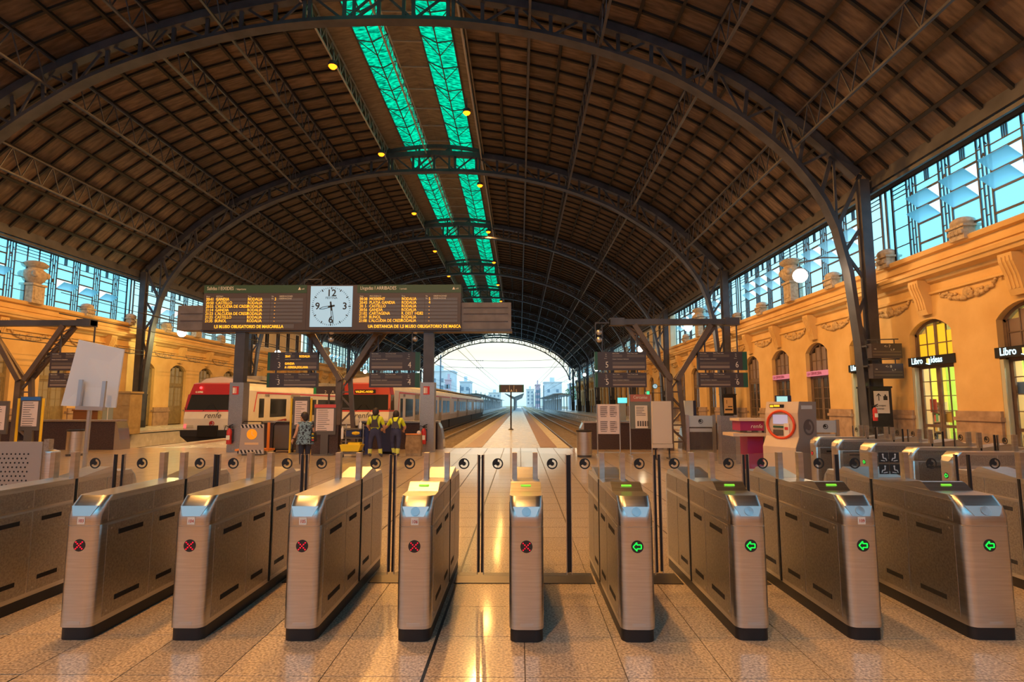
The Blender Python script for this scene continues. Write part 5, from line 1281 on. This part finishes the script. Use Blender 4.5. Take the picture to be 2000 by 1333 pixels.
MB().loft([[(-.22, -.2, .1), (.22, -.2, .1), (.22, .25, .1), (-.22, .25, .1)], [(-.28, -.25, .95), (.28, -.25, .95), (.28, .3, .95), (-.28, .3, .95)]]).build('tub', NAVY, db); MB().bx(-.30, .30, -.28, .33, .95, 1.0).build('lid', M['black'], db); MB().bx(-.2, .2, .1, .2, 0, .12).build('wheel', M['black'], db)
sk = thing('paper_sack', 'brown paper sack on a frame next to the extinguisher post', 'sack', (gx(809, 18.3), 18.3, 0)); KRAFT = noisy(mat('kraft_brown', (.33, .21, .10), .8), (.24, .15, .07), (.42, .28, .15), 7, 6, bump=.6, bscale=10, coord='object')
MB().loft([[(-.22, -.14, 0), (.22, -.14, 0), (.22, .16, 0), (-.22, .16, 0)], [(-.25, -.17, .3), (.24, -.15, .3), (.24, .18, .3), (-.24, .17, .3)], [(-.22, -.16, .66), (.22, -.14, .68), (.22, .16, .68), (-.22, .16, .66)]]).build('sack', KRAFT, sk); MB().bx(-.24, .24, -.17, -.14, .66, .70).build('orange_rim', ORANGE, sk); MB().sphere((.17, -.12, .72), .07, 8, 6).build('crumpled_paper', PAPER, sk)
# displays and notices on the near iron column
XC = SX(1, 20.1)
for k, (z, s) in enumerate(((3.42, '<- 7'), (2.62, '<- 8'))):
    d = thing('platform_display', ('small platform display with arrow and number seven on the iron column', 'small platform display with arrow and number eight on the iron column')[k], 'display', (XC + .55, 22.9, z), 0, 'small displays on the iron column')
    MB().bx(-.55, .65, 0, .3, 0, .58).build('case', SIGN, d); MB().bx(-.50, .6, -.004, 0, .1, .16).bx(-.50, .6, -.004, 0, .22, .28).build('display_slot', SLOT, d); text(s, .15, WTXT, d, (-.05, -.005, .42), name='platform_number'); text('via', .08, WTXT, d, (-.45, -.005, .34), name='small_lettering'); text('L. P', .1, WTXT, d, (.2, -.005, .3), name='small_lettering')
    MB().bar((-.6, .2, .5), (-.6, .5, .5), .06).bar((-.2, .15, .58), (-.2, .15, .76), .03).bar((.45, .15, .58), (.45, .15, .76), .03).bar((-.6, .15, .74), (.62, .15, .77), .04).build('bracket', M['iron'], d)
ns = thing('wall_notice', 'white notice with arrow and suitcase symbol on the column casing by the bookshop', 'notice', (XC + .45, 23.22, 1.25), 0, 'notices on column casings')
MB().bx(-.28, .30, 0, .03, 0, .88).build('sheet', HAZ, ns); MB().bar((-.1, -.004, .5), (-.1, -.004, .78), .03, .004, (0, 1, 0)).bar((-.1, -.004, .78), (-.18, -.004, .68), .03, .004, (0, 1, 0)).bar((-.1, -.004, .78), (-.02, -.004, .68), .03, .004, (0, 1, 0)).bx(.08, .24, -.004, 0, .52, .68).bx(.13, .19, -.004, 0, .68, .74).build('symbol', M['black'], ns)
text('Consigna', .1, INK, ns, (-.22, -.004, .28)); text('equipatge', .08, INK, ns, (-.22, -.004, .16))
ns2 = thing('wall_notice', 'peach notice with arrow on the column casing below sign six', 'notice', (XC + .35, 39.82, 1.0), 0, 'notices on column casings')
MB().bx(-.3, .3, 0, .03, 0, 1.05).build('sheet', mat('peach_sheet', (.6, .40, .22), .6), ns2); MB().bar((-.12, -.004, .65), (-.12, -.004, .9), .03, .004, (0, 1, 0)).bx(-.05, .25, -.004, 0, .42, .48).bx(-.25, .25, -.004, 0, .2, .3).build('symbol', M['black'], ns2)
extinguisher(XC + .12, 23.15, .95, 'red fire extinguisher on the column casing beside the suitcase notice')
# wall lamps and globes on the columns
GP = []
def globe(x, y, z, label, col, watts, side):
    t = thing('globe_lamp', label, 'lamp', (x, y, z), 0, 'globe lamps on the columns')
    MB().sphere((0, 0, 0), .30, 16, 10).build('globe', M['globe'], t, 80)
    MB().path([(side * 1.5, -.7, .6), (side * .8, -.35, .7), (0, 0, .55), (0, 0, .3)], .03, 6).build('arm', M['iron'], t, 60); MB().lathe([(.1, .26), (.1, .36), (.04, .4)], (0, 0, 0), 10).build('cap', M['iron'], t)
    l = bpy.data.lights.new('globe_light', 'POINT'); l.energy = watts; l.color = col; l.shadow_soft_size = .3; ob('globe_light', l, t, (0, 0, -.42))
for k in range(0, 9):
    globe(12.05, 24.5 + BAY * k, 7.1, 'white glass globe lamp on an iron arm near the ochre wall', (1.0, .72, .40), 150 if k < 2 else 60, 1)
    if k: globe(-24.4, 24.5 + BAY * k, 6.75, 'white glass globe lamp on an iron arm near the ochre wall', (1.0, .72, .38) if k > 1 else (1.0, .85, .30), 60 if k > 1 else 380, -1)
# twin dome cameras
for px, py in ((647, 656), (811, 655), (1170, 657)):
    yc = BY + .3 if px < 1000 else SY - .2; p = atY(px, py, yc); t = thing('dome_camera', 'pair of small grey dome cameras on an iron hanger', 'camera', (p.x, yc, p.z), 0, 'hanging camera pairs')
    for dz in (-.13, .13): MB().sphere((0, 0, dz), .10, 10, 8).build('dome', ALU, t, 60)
    up = (ZB0 - .05 - p.z) if px < 1000 else 4.5 - p.z
    MB().bar((-.12, .05, -.2), (-.12, .05, up), .03).bar((-.12, .05, up - .02), (-.12 + (.5 if px > 1000 else 0.001), .05, up - .02), .04).bar((-.12, .05, .13), (0, 0, .13), .03).bar((-.12, .05, -.13), (0, 0, -.13), .03).build('hanger', M['iron'], t)
# ================================================================ PEOPLE
SKIN = mat('skin', (.62, .36, .24), .5); HAIR = mat('dark_hair', (.03, .02, .02), .6); HIVIS = mat('hi_vis_yellow', (.62, .72, .02), .6); OVER = noisy(mat('navy_overall', (.03, .035, .09), .7), (.022, .026, .07), (.045, .05, .12), 6, 4, coord='object')
GREYV = mat('grey_bib', (.06, .055, .075), .7); BOOT = mat('dark_boot', (.02, .02, .02), .5); REFL = mat('reflective_band', (.72, .78, .15), .4)
TUNIC = noisy(mat('patterned_tunic', (.1, .2, .32), .7), (.015, .02, .04), (.20, .34, .46), 22, 2, lo=.42, hi=.52, coord='object'); TROU = mat('dark_trousers', (.02, .025, .05), .7)
def skin_body(joints, edges, mats, pick, extra=None, name='person_body'):
    """one continuous skinned surface over a skeleton of joints {name: (x,y,z,r)}; faces take a material by place"""
    names = list(joints); idx = {n: i for i, n in enumerate(names)}
    me = bpy.data.meshes.new('skeleton'); me.from_pydata([joints[n][:3] for n in names], [(idx[a], idx[b]) for a, b in edges], [])
    o = bpy.data.objects.new('skeleton', me); COL.objects.link(o)
    m = o.modifiers.new('Skin', 'SKIN'); s = o.modifiers.new('Sub', 'SUBSURF'); s.levels = 2; s.render_levels = 2
    for i, n in enumerate(names):
        r = joints[n][3]; v = me.skin_vertices[0].data[i]; v.radius = (r, r) if not isinstance(r, tuple) else r; v.use_root = (n == 'pelvis')
    dg = bpy.context.evaluated_depsgraph_get(); ev = o.evaluated_get(dg); r = bpy.data.meshes.new_from_object(ev)
    mb = MB(); mb.v = [tuple(v.co) for v in r.vertices]; mb.f = [tuple(p.vertices) for p in r.polygons]; mb.m = []
    for f in mb.f:
        c = sum((Vector(mb.v[i]) for i in f), Vector()) / len(f); mb.m.append(pick(c))
    bpy.data.objects.remove(o); bpy.data.meshes.remove(r)
    if extra: extra(mb)
    return mb
def head(mb, c, r, face, hair_i, skin_i, tilt=0.0, cap=False):
    """head with face, ears, nose and hair; face = unit direction it looks"""
    f = Vector(face).normalized(); side = f.cross(Vector((0, 0, 1))).normalized(); c = Vector(c)
    mb.cur = skin_i; mb.sphere(c, r, 14, 10, (.82, .86, 1.12))
    mb.sphere(c + f * r * .92 - Vector((0, 0, r * .12)), r * .16, 6, 5, (1, 1, 1.4)); mb.sphere(c + f * r * .72 - Vector((0, 0, r * .62)), r * .3, 8, 6)
    for s in (-1, 1): mb.sphere(c + side * s * r * .84 - Vector((0, 0, r * .05)), r * .2, 6, 5, (.6, .6, 1.2))
    mb.cur = hair_i
    for s in (-1, 1): mb.sphere(c + side * s * r * .34 + f * r * .78 + Vector((0, 0, r * .06)), r * .09, 6, 4)
    mb.sphere(c - f * r * .16 + Vector((0, 0, r * .20)), r * 1.04, 14, 10, (.86, .88, 1.02)); mb.sphere(c - f * r * .32 - Vector((0, 0, r * .15)), r * .86, 12, 8, (.9, .9, 1.0))
    if cap: mb.sphere(c + f * r * .75 + Vector((0, 0, r * .5)), r * .5, 8, 5, (1.1, 1.1, .25))
    mb.cur = 0
def hand_(mb, wrist, d, palm_n, skin_i, s=1.0, curl=.4):
    """palm, four unequal bent fingers and a thumb leaving the side of the palm"""
    d = Vector(d).normalized(); n = Vector(palm_n); n = (n - d * n.dot(d)).normalized(); a = d.cross(n); w = Vector(wrist); mb.cur = skin_i
    mb.path([w - d * .02 * s, w + d * .03 * s, w + d * .075 * s], [.024 * s, .033 * s, .030 * s], 8)
    for k, L in enumerate((.060, .072, .068, .052)):
        p0 = w + d * .07 * s + a * (k - 1.5) * .017 * s; p1 = p0 + (d + n * curl * .5).normalized() * L * .5 * s; p2 = p1 + (d * (1 - curl) + n * curl * 1.6).normalized() * L * .5 * s
        mb.path([p0, p1, p2], [.0095 * s, .009 * s, .007 * s], 6)
    p0 = w + d * .025 * s - a * .026 * s; p1 = p0 + (d * .6 - a * .8).normalized() * .03 * s; p2 = p1 + (d * .9 + n * .4).normalized() * .03 * s
    mb.path([p0, p1, p2], [.011 * s, .010 * s, .008 * s], 6); mb.cur = 0
LINKS = [('pelvis', 'waist'), ('waist', 'chest'), ('chest', 'neck'), ('neck', 'headb'), ('chest', 'shl'), ('chest', 'shr'), ('shl', 'ell'), ('ell', 'wrl'), ('shr', 'elr'), ('elr', 'wrr'),
         ('pelvis', 'hil'), ('pelvis', 'hir'), ('hil', 'knl'), ('knl', 'anl'), ('hir', 'knr'), ('knr', 'anr'), ('anl', 'tol'), ('anr', 'tor')]
def worker(label, x, y, J, face, hp, handdirs):
    t = thing('person', label, 'person', (x, y, 0), 0, 'cleaning staff')
    def near_arm(c):
        for a, b in (('ell', 'wrl'), ('elr', 'wrr')):
            A, B = Vector(J[a][:3]), Vector(J[b][:3]); u = (B - A); q = max(0, min(1, (c - A).dot(u) / u.length_squared))
            if (A + u * q - c).length < .075: return True
        return False
    hip = J['pelvis'][2]
    def pick(c):
        if near_arm(c) and c.z < J['chest'][2]: return 3
        if c.z > J['neck'][2] + .02: return 3
        if c.z < .07: return 2
        if .12 < c.z < .26: return 4
        if c.z < hip + .08: return 1
        return 0
    def extra(mb):
        head(mb, hp, .115, face, 5, 3, cap=True)
        for w_, dd in (('wrl', handdirs[0]), ('wrr', handdirs[1])): hand_(mb, J[w_][:3], dd, (0, 1, 0), 3)
    mb = skin_body(J, LINKS, None, pick, extra); b = mb.build('body', [HIVIS, OVER, BOOT, SKIN, REFL, HAIR], t, 60)
    return t
H1 = {'pelvis': (0, 0, .80, .135), 'waist': (0, .0, .95, .125), 'chest': (0, -.01, 1.14, .15), 'neck': (0, -.01, 1.26, .06), 'headb': (0, 0, 1.30, .055),
      'shl': (-.17, -.01, 1.17, .075), 'shr': (.17, -.01, 1.17, .075), 'ell': (-.25, .04, .96, .05), 'wrl': (-.22, .2, .85, .034), 'elr': (.25, .04, .95, .05), 'wrr': (.23, .18, .80, .034),
      'hil': (-.10, 0, .72, .095), 'hir': (.10, 0, .72, .095), 'knl': (-.14, .0, .40, .075), 'anl': (-.16, .02, .10, .062), 'knr': (.14, .0, .40, .075), 'anr': (.17, .02, .10, .062), 'tol': (-.17, .14, .045, .042), 'tor': (.19, .14, .045, .042)}
w1x = gx(733, 17.7); w1 = worker('cleaner in yellow top and navy bib overalls standing upright, back turned', w1x, 17.7, H1, (.1, 1, -.1), (0, .0, 1.36), ((.1, .6, -.6), (-.1, .6, -.6)))
H2 = dict(H1); H2.update({'chest': (-.02, .10, 1.08, .15), 'waist': (0, .03, .92, .125), 'neck': (-.03, .16, 1.19, .06), 'headb': (-.04, .19, 1.23, .055), 'shl': (-.19, .10, 1.10, .075), 'shr': (.15, .10, 1.12, .075), 'ell': (-.30, .12, .92, .05), 'wrl': (-.42, .16, .84, .034), 'elr': (.25, .16, .90, .05), 'wrr': (.18, .3, .80, .034), 'knr': (.10, -.05, .42, .075), 'anr': (.08, -.10, .12, .062), 'tor': (.09, .02, .05, .042), 'knl': (-.10, .05, .42, .075), 'anl': (-.06, .1, .10, .062), 'tol': (-.07, .22, .045, .042)})
w2x = gx(773, 17.9); w2 = worker('cleaner in yellow top and navy bib overalls bending forward over the bin', w2x, 17.9, H2, (-.2, 1, -.5), (-.05, .22, 1.27), ((-.8, .3, -.4), (-.1, .6, -.6)))
for t_, J in ((w1, H1), (w2, H2)):      # bib and straps of the overalls
    c = Vector(J['chest'][:3]); wv = Vector(J['waist'][:3]); n = Vector((0, -1, .0)); off = n * .155
    MB().loft([[wv + off + Vector((-.13, .02, -.04)), wv + off + Vector((.13, .02, -.04)), wv + Vector((.13, -.1, -.04)), wv + Vector((-.13, -.1, -.04))], [c + off + Vector((-.07, -.01, .0)), c + off + Vector((.07, -.01, .0)), c + Vector((.07, -.1, .0)), c + Vector((-.07, -.1, .0))]]).build('overall_bib', GREYV, t_)
    for s in (-1, 1): MB().path([c + off + Vector((s * .05, -.005, -.01)), c + Vector((s * .09, -.12, .09)), c + Vector((s * .10, -.03, .145)), c + Vector((s * .1, .06, .12))], .018, 6).build('overall_strap', GREYV, t_, 60)
J = {'pelvis': (0, 0, .72, .14), 'waist': (0, 0, .88, .13), 'chest': (0, 0, 1.05, .14), 'neck': (-.02, .01, 1.165, .05), 'headb': (-.03, .02, 1.20, .05), 'shl': (-.16, 0, 1.08, .065), 'shr': (.16, 0, 1.08, .065), 'ell': (-.22, .02, .86, .043), 'wrl': (-.30, .08, .68, .03), 'elr': (.20, .05, .86, .043), 'wrr': (.17, .2, .80, .03),
     'hil': (-.09, 0, .64, .10), 'hir': (.09, 0, .64, .10), 'knl': (-.08, 0, .36, .07), 'knr': (.08, .0, .36, .07), 'anl': (-.08, .02, .08, .05), 'anr': (.09, .02, .08, .05), 'tol': (-.10, .14, .04, .038), 'tor': (.10, .14, .04, .038)}
wm = thing('person', 'woman in a blue patterned sleeveless top and dark trousers, bag on shoulder', 'person', (gx(596, 15.4), 15.4, 0), math.radians(18))
def pickw(c):
    for a, b in (('shl', 'ell'), ('ell', 'wrl'), ('shr', 'elr'), ('elr', 'wrr')):
        A, B = Vector(J[a][:3]), Vector(J[b][:3]); u = (B - A); q = max(.2, min(1, (c - A).dot(u) / u.length_squared))
        if (A + u * q - c).length < .062: return 3
    if c.z > 1.15: return 3
    if c.z < .06: return 2
    return 1 if c.z < .58 else 0
def exw(mb):
    head(mb, (-.04, .02, 1.265), .115, (-.75, .7, -.1), 4, 3); hand_(mb, J['wrl'][:3], (-.3, .3, -.9), (1, .2, 0), 3); hand_(mb, J['wrr'][:3], (-.1, .8, -.3), (-1, 0, 0), 3)
skin_body(J, LINKS, None, pickw, exw).build('body', [TUNIC, TROU, BOOT, SKIN, HAIR], wm, 60)
MB().loft([[(s * (.145 + .03 * (z < .7)) * math.cos(a) * 1.15, s * .15 * math.sin(a), z) for a in [i * math.pi / 8 for i in range(16)]] for z, s in ((.56, 1.18), (.7, 1.16), (.88, 1.08), (1.02, 1.1))], caps=False).build('tunic_hem', TUNIC, wm, 60)
MB().lathe([(.034, -.015), (.038, 0), (.034, .015)], (-.285, .07, .705), 10).build('watch', M['black'], wm)
hb_ = thing('handbag', 'small dark handbag with yellow and red pattern on the woman', 'handbag', (gx(611, 15.4), 15.45, .62))
MB().loft([[(-.03, -.13, 0), (.05, -.13, 0), (.05, .13, 0), (-.03, .13, 0)], [(-.035, -.11, .24), (.035, -.11, .24), (.035, .11, .24), (-.035, .11, .24)]]).build('bag_body', M['black'], hb_)
for k, (z, m_) in enumerate(((.03, TSTR), (.09, YEL), (.15, SGREEN), (.19, YEL))): MB().bx(.0, .055 - k * .004, -.137 + k * .005, -.10, z, z + .035).build('pattern_patch', m_, hb_)
MB().path([(0, -.1, .24), (-.06, -.06, .42), (-.09, 0, .50), (-.06, .06, .42), (0, .1, .24)], .009, 5).build('strap', M['black'], hb_)
# ================================================================ PLATFORM AND OUTDOORS
ps = thing('platform_signpost', 'dark green sign reading 4 A 5 on a single pole on the platform', 'signpost', (gx(998, 37.0), 37.0, 0))
MB().tube((0, 0, 0), (0, 0, 2.45), .05, 10).build('pole', M['iron'], ps, 40); MB().lathe([(.17, 0), (.17, .03), (.06, .1)], (0, 0, 0), 12).build('base', M['iron'], ps, 40)
z0, z1 = atY(1000, 767, 37).z, atY(1000, 752, 37).z; x0, x1 = gx(975, 37) - gx(998, 37), gx(1023, 37) - gx(998, 37)
MB().bx(x0, x1, -.06, .06, z0, z1).build('sign_panel', SIGN, ps); MB().bx(x0 - .01, x0 + .1, -.065, .065, z0, z1).bx(x1 - .1, x1 + .01, -.065, .065, z0, z1).build('green_end', SGREEN, ps)
for s, q in (('4', .3), ('A', .5), ('5', .7)): text(s, .24, WTXT, ps, (lerp(x0, x1, q), -.066, z0 + .03), align='CENTER', sx=.9)
for q in (.42, .6): MB().bx(lerp(x0, x1, q) - .008, lerp(x0, x1, q) + .008, -.064, -.06, z0 + .05, z1 - .04).build('divider', WTXT, ps)
p2 = thing('platform_signpost', 'dark green sign reading 2 A 3 near the train destination text', 'signpost', (gx(640, 27.5), 27.5, 0))
z0, z1 = atY(1000, 770, 27.5).z, atY(1000, 755, 27.5).z; MB().tube((0, 0, 0), (0, 0, z0), .05, 10).build('pole', M['iron'], p2, 40); MB().bx(-.72, .72, -.06, .06, z0, z1).build('sign_panel', SIGN, p2); MB().bx(-.73, -.6, -.065, .065, z0, z1).build('green_end', mat('bright_green', (.02, .35, .14), .4), p2)
for s, q in (('2', -.15), ('A', .2), ('3', .5)): text(s, .2, WTXT, p2, (q, -.066, z0 + .03), align='CENTER')
# butterfly canopy on the middle platform outside the shed
CAN = noisy(mat('canopy_concrete', (.42, .44, .46), .6), (.34, .36, .38), (.48, .50, .52), 1, 4)
cn = thing('platform_canopy', 'butterfly canopy on single posts over the middle platform', 'canopy', (-1.5, 162, 0))
MB().prism([(-2.7, 4.6), (0, 3.35), (2.7, 4.6), (2.7, 4.75), (0, 3.7), (-2.7, 4.75)], 'xz', 0, 120).build('canopy_roof', CAN, cn)
for k in range(10): MB().bx(-.2, .2, 2 + k * 12.5, 2.5 + k * 12.5, 0, 3.5).build('post', CAN, cn)
def shed_canopy(x, y, L, label):
    t = thing('platform_canopy', label, 'canopy', (x, y, 0), 0, 'low canopies outside the shed')
    MB().prism([(-2.6, 4.3), (2.6, 4.0), (2.6, 4.2), (0, 4.7), (-2.6, 4.5)], 'xz', 0, L).build('canopy_roof', CAN, t)
    for k in range(int(L / 10)):
        for sx_ in (-1.3, 1.3): MB().bx(sx_ - .12, sx_ + .12, 1 + k * 10, 1.25 + k * 10, 0, 4.2).build('post', CAN, t)
    MB().bx(-.1, .1, 6, L - 4, 0, 3.2).build('back_wall', CAN, t)
shed_canopy(-12, 160, 200, 'long low canopy over the platform beyond the waiting train'); shed_canopy(11.6, 158, 120, 'long low canopy outside on the side of platform 6')
# town beyond the station
TOWN = noisy(mat('town_white', (.62, .66, .70), .8), (.52, .56, .60), (.70, .73, .76), .3, 4); TOWP = mat('town_pink', (.6, .42, .48), .8); TWIN = mat('town_window', (.20, .28, .36), .3)
def building(x0, x1, y, h, label, m=TOWN, d=14):
    t = thing('apartment_building', label, 'building', ((x0 + x1) / 2, y, 0), 0, 'town buildings beyond the tracks'); L = (x1 - x0) / 2
    MB().bx(-L, L, 0, d, BED, h).build('wall', m, t); MB().bx(-L - .3, L + .3, -.3, d + .3, h, h + .5).build('roof_slab', m, t); MB().bx(-L * .3, L * .2, 3, 8, h + .5, h + 3).build('roof_house', m, t)
    n = max(2, int(2 * L / 3.4)); fl_ = max(2, int((h - 2) / 3.2))
    for i in range(n):
        for j in range(fl_):
            x = -L + (i + .5) * 2 * L / n; z = 2 + j * 3.2; w_ = MB().bx(x - .7, x + .7, -.08, .02, z, z + 1.8).build('window', TWIN, t)
building(-44, -30, 262, 16.5, 'white apartment block rising behind the waiting train'); building(-29.5, -24.5, 285, 12.5, 'narrow white house next to the apartment block', TOWN); building(-32.3, -30.3, 250, 12, 'slim pinkish stair tower by the apartment block', TOWP, 6)
building(14, 24, 330, 14, 'white block beyond the canopy of platform 6'); building(6.2, 13, 525, 15, 'pale distant house beyond the middle platform'); building(9.6, 12.2, 345, 13, 'slim pink house among the distant white ones', TOWP); building(26, 44, 300, 12, 'long pale building beyond the ochre wall'); building(-28, -17.5, 525, 12, 'low white house far down the line')
# catenary masts, cross wires, contact wires
MAST = mat('mast_grey', (.12, .16, .22), .6)
for k in range(7):
    y = 175 + k * 38
    for x in (-21.8, 8.8) if k else (-24, 15.2):
        mt = thing('catenary_mast', 'grey steel catenary mast beside the tracks outside the shed', 'mast', (x, y, BED), 0, 'catenary masts'); MB().bx(-.18, .18, -.18, .18, 0, 9.5 if k else 17.5).build('pole', MAST, mt); MB().bx(-.22, .22, -.4, .4, 0, .5).build('footing', M['concrete'], mt)
WIRE = mat('wire', (.03, .04, .06), .6)
for x in TRACKS:
    cw = thing('contact_wire', 'thin overhead contact wire running along a track', 'wire', (x, 24, 5.45), 0, 'overhead contact wires'); MB().path([(0, 0, 0), (0, 90, -.1), (0, 200, -.1), (0, 430, 0)], .022, 4).build('contact_strand', WIRE, cw); MB().path([(0, 0, .9), (0, 45, .4), (0, 90, .9), (0, 135, .4), (0, 180, .9), (0, 260, .4), (0, 430, .9)], .016, 4).build('carrier_strand', WIRE, cw)
for z, dz in ((15.4, .5), (13.0, .3)):
    sw_ = thing('span_wire', 'cross-span wire with insulators outside the arched opening', 'wire', (-24, 175, z), 0, 'cross-span wires'); MB().path([(0, 0, 0), (9, 0, -dz), (19.6, 0, -dz * 1.3), (30, 0, -dz), (39.2, 0, 0)], .05, 4).build('strand', WIRE, sw_)
    for x in (11, 11.6, 12.2, 12.8): MB().sphere((x, 0, -dz * 1.1), .16, 6, 5).build('insulator', WIRE, sw_)
for (za, zb) in ((5.0, 4.7), (4.75, 4.45)):
    iw = thing('feeder_wire', 'sagging feeder wire with black insulators before the ochre wall', 'wire', (-26.2, 34, 0), 0, 'feeder wires by the wall'); MB().path([(0, -16, za + .6), (0, -6, za + .2), (0, 6.2, zb + .6), (0, 24, zb + .5)], .022, 4).build('strand', WIRE, iw)
    for k in range(5): MB().sphere((0, -7.5 + k * .5, za + .25), .09, 6, 5).build('insulator', M['black'], iw)
# piled stone and a low red pipe frame by the train, small tree by the end column
tree = thing('tree', 'small green tree beyond the end of the shed wall', 'tree', (17.5, 190, BED)); rr = random.Random(2); mb = MB()
for i in range(160):
    a, b, r = rr.uniform(0, 6.28), rr.uniform(-1, 1), rr.uniform(1.2, 2.6); c = Vector((r * math.cos(a) * math.sqrt(1 - b * b), r * math.sin(a), 6.2 + 2.0 * b)); mb.add([c + Vector((rr.uniform(-.5, .5), rr.uniform(-.5, .5), rr.uniform(-.5, .5))) for _ in range(4)], [(0, 1, 2, 3)])
stuff(mb.build('foliage', noisy(mat('leaf_green', (.10, .22, .10), .8), (.06, .16, .07), (.16, .32, .14), 2, 4), tree)); MB().tube((0, 0, 0), (0, 0, 5.5), .2, 8, .12).build('trunk', mat('bark', (.12, .09, .07), .9), tree)

# kiosk and bench box on the side platform, red barrier, exit sign and clock on a column
KW = noisy(mat('kiosk_wood', (.42, .31, .16), .6), (.36, .26, .13), (.48, .36, .19), 3, 5)
kk = thing('kiosk', 'small cream wooden kiosk standing before the ochre wall', 'kiosk', (gx(222, 31.0), 31.0, 0))
MB().bx(-.75, .75, 0, 1.0, 0, 2.2).build('cabin', KW, kk); MB().bx(-.8, .8, -.05, 1.05, 2.2, 2.3).build('roof_slab', KW, kk)
for x in (-.05, .38):
    for z0, z1 in ((.15, .75), (.85, 1.45), (1.55, 2.05)): MB().bx(x, x + .34, -.02, .01, z0, z1).build('door_panel', KW, kk)
MB().bx(-.68, -.12, -.02, .01, .4, 2.0).build('glazed_side', mat('kiosk_glass', (.35, .42, .40), .2), kk); MB().bx(-.42, -.38, -.03, -.01, .4, 2.0).build('glazing_bar', M['white'], kk)
bb = thing('bench_box', 'brown wooden box seat against the ochre wall beside the kiosk', 'bench', (gx(157, 31.5), 31.5, 0))
BRW = mat('red_brown_wood', (.22, .085, .035), .5)
MB().bx(-.5, .5, 0, .5, .45, 1.25).build('seat_box', BRW, bb); MB().bx(-.55, .55, -.05, .55, 1.25, 1.33).build('seat_top', BRW, bb)
for x in (-.45, .45): MB().bx(x - .05, x + .05, .05, .45, 0, .45).build('leg', BRW, bb)
rb = thing('red_barrier', 'red double-rail barrier beside the train without destination text', 'barrier', (gx(497, 24.5), 24.5, 0)); RB = mat('barrier_red', (.45, .06, .03), .45)
MB().bar((0, 0, .70), (1.3, 0, .98), .06).build('rail', RB, rb); MB().bar((.05, 0, .52), (1.3, 0, .80), .06).build('rail', RB, rb)
for x, z in ((.05, .75), (1.28, 1.0)): MB().bx(x - .04, x + .04, -.04, .04, 0, z).build('post', RB, rb)
for kx, nm in ((0, 'exit'), (1, 'clock')):
    if nm == 'exit':
        p = atY(1264, 768, 56.5); e_ = thing('exit_sign', 'small lit green exit sign beside the small round clock', 'sign', (p.x, 56.5, p.z))
        MB().bx(-.25, .25, 0, .08, -.2, .2).build('case', SGREEN, e_); MB().bx(-.05, .22, -.01, 0, -.16, .16).build('lit_panel', emit('exit_green', (.05, .75, .3), .9), e_); MB().bx(-.2, -.06, -.012, 0, -.1, .12).build('running_figure', WTXT, e_)
        MB().bar((.2, .05, 0), (14.0 - p.x, .2, 0), .06).build('bracket', M['iron'], e_)
    else:
        p = atY(1279, 755, 56.3); e_ = thing('wall_clock', 'small round station clock beside the green exit sign', 'clock', (p.x, 56.3, p.z))
        MB().lathe([(0, 0), (.26, 0), (.26, .1), (0, .1)], (0, 0, 0), 20).xf(Matrix.Rotation(math.pi / 2, 4, 'X')).build('case', SGREEN, e_); MB().lathe([(0, 0), (.21, 0), (.21, .02), (0, .02)], (0, 0, 0), 20).xf(Matrix.Translation((0, -.1, 0)) @ Matrix.Rotation(math.pi / 2, 4, 'X')).build('face', CLK, e_)
        MB().bar((0, -.13, 0), (0, -.13, .16), .025).bar((0, -.13, 0), (.1, -.13, -.05), .025).build('clock_hand', INK, e_); MB().bar((0, 0, 0), (14.0 - p.x, .45, 0), .06).build('bracket', M['iron'], e_)
# ================================================================ LAMPS HIGH UNDER THE ROOF
def flood(x, y, z):
    t = thing('floodlight', 'sodium floodlight glowing orange beside the green skylight', 'floodlight', (x, y, z), 0, 'sodium floodlights along the skylight')
    MB().lathe([(.10, .28), (.20, .22), (.24, .05), (.22, .0)], (0, 0, 0), 12).build('lamp_housing', M['iron'], t, 40)
    MB().lathe([(.0, -.14), (.14, -.12), (.22, -.02), (.22, .03)], (0, 0, 0), 12).build('bulb', M['sodium'], t)
    MB().bar((0, 0, .25), (0, 0, .9), .05).bar((-.25, 0, .2), (.25, 0, .2), .04).build('bracket', M['iron'], t)
    l = bpy.data.lights.new('sodium_light', 'SPOT'); l.spot_size = math.radians(168); l.spot_blend = 0.35; l.energy = SODIUM_W * (1.0 if y < 45 else .3); l.color = (1.0, .45, .11); l.shadow_soft_size = .16
    lo = ob('sodium_light', l, t, (0, 0, -.3))
for y in (3.2, 15.2, 27.6, 38.0, 50.4, 63.3, 76, 88.5): flood(-9.5, y, 18.75)
for y in (-4.5, 7.5, 20, 32.4, 43.8, 56.1, 68.6, 81.8, 95): flood(-3.1, y, 18.75)
texts_to_meshes()
# ---------------------------------------------------------------- units: the layout above is in units of 1.12 m (so that people stand 1.6 to 1.7 m tall)
UNIT = 1.12
for o in list(SC.objects):
    if o.parent is None:
        o.location = o.location * UNIT
        if o.type != 'CAMERA': o.scale = o.scale * UNIT
for l in bpy.data.lights:
    l.energy *= UNIT * UNIT; l.shadow_soft_size *= UNIT
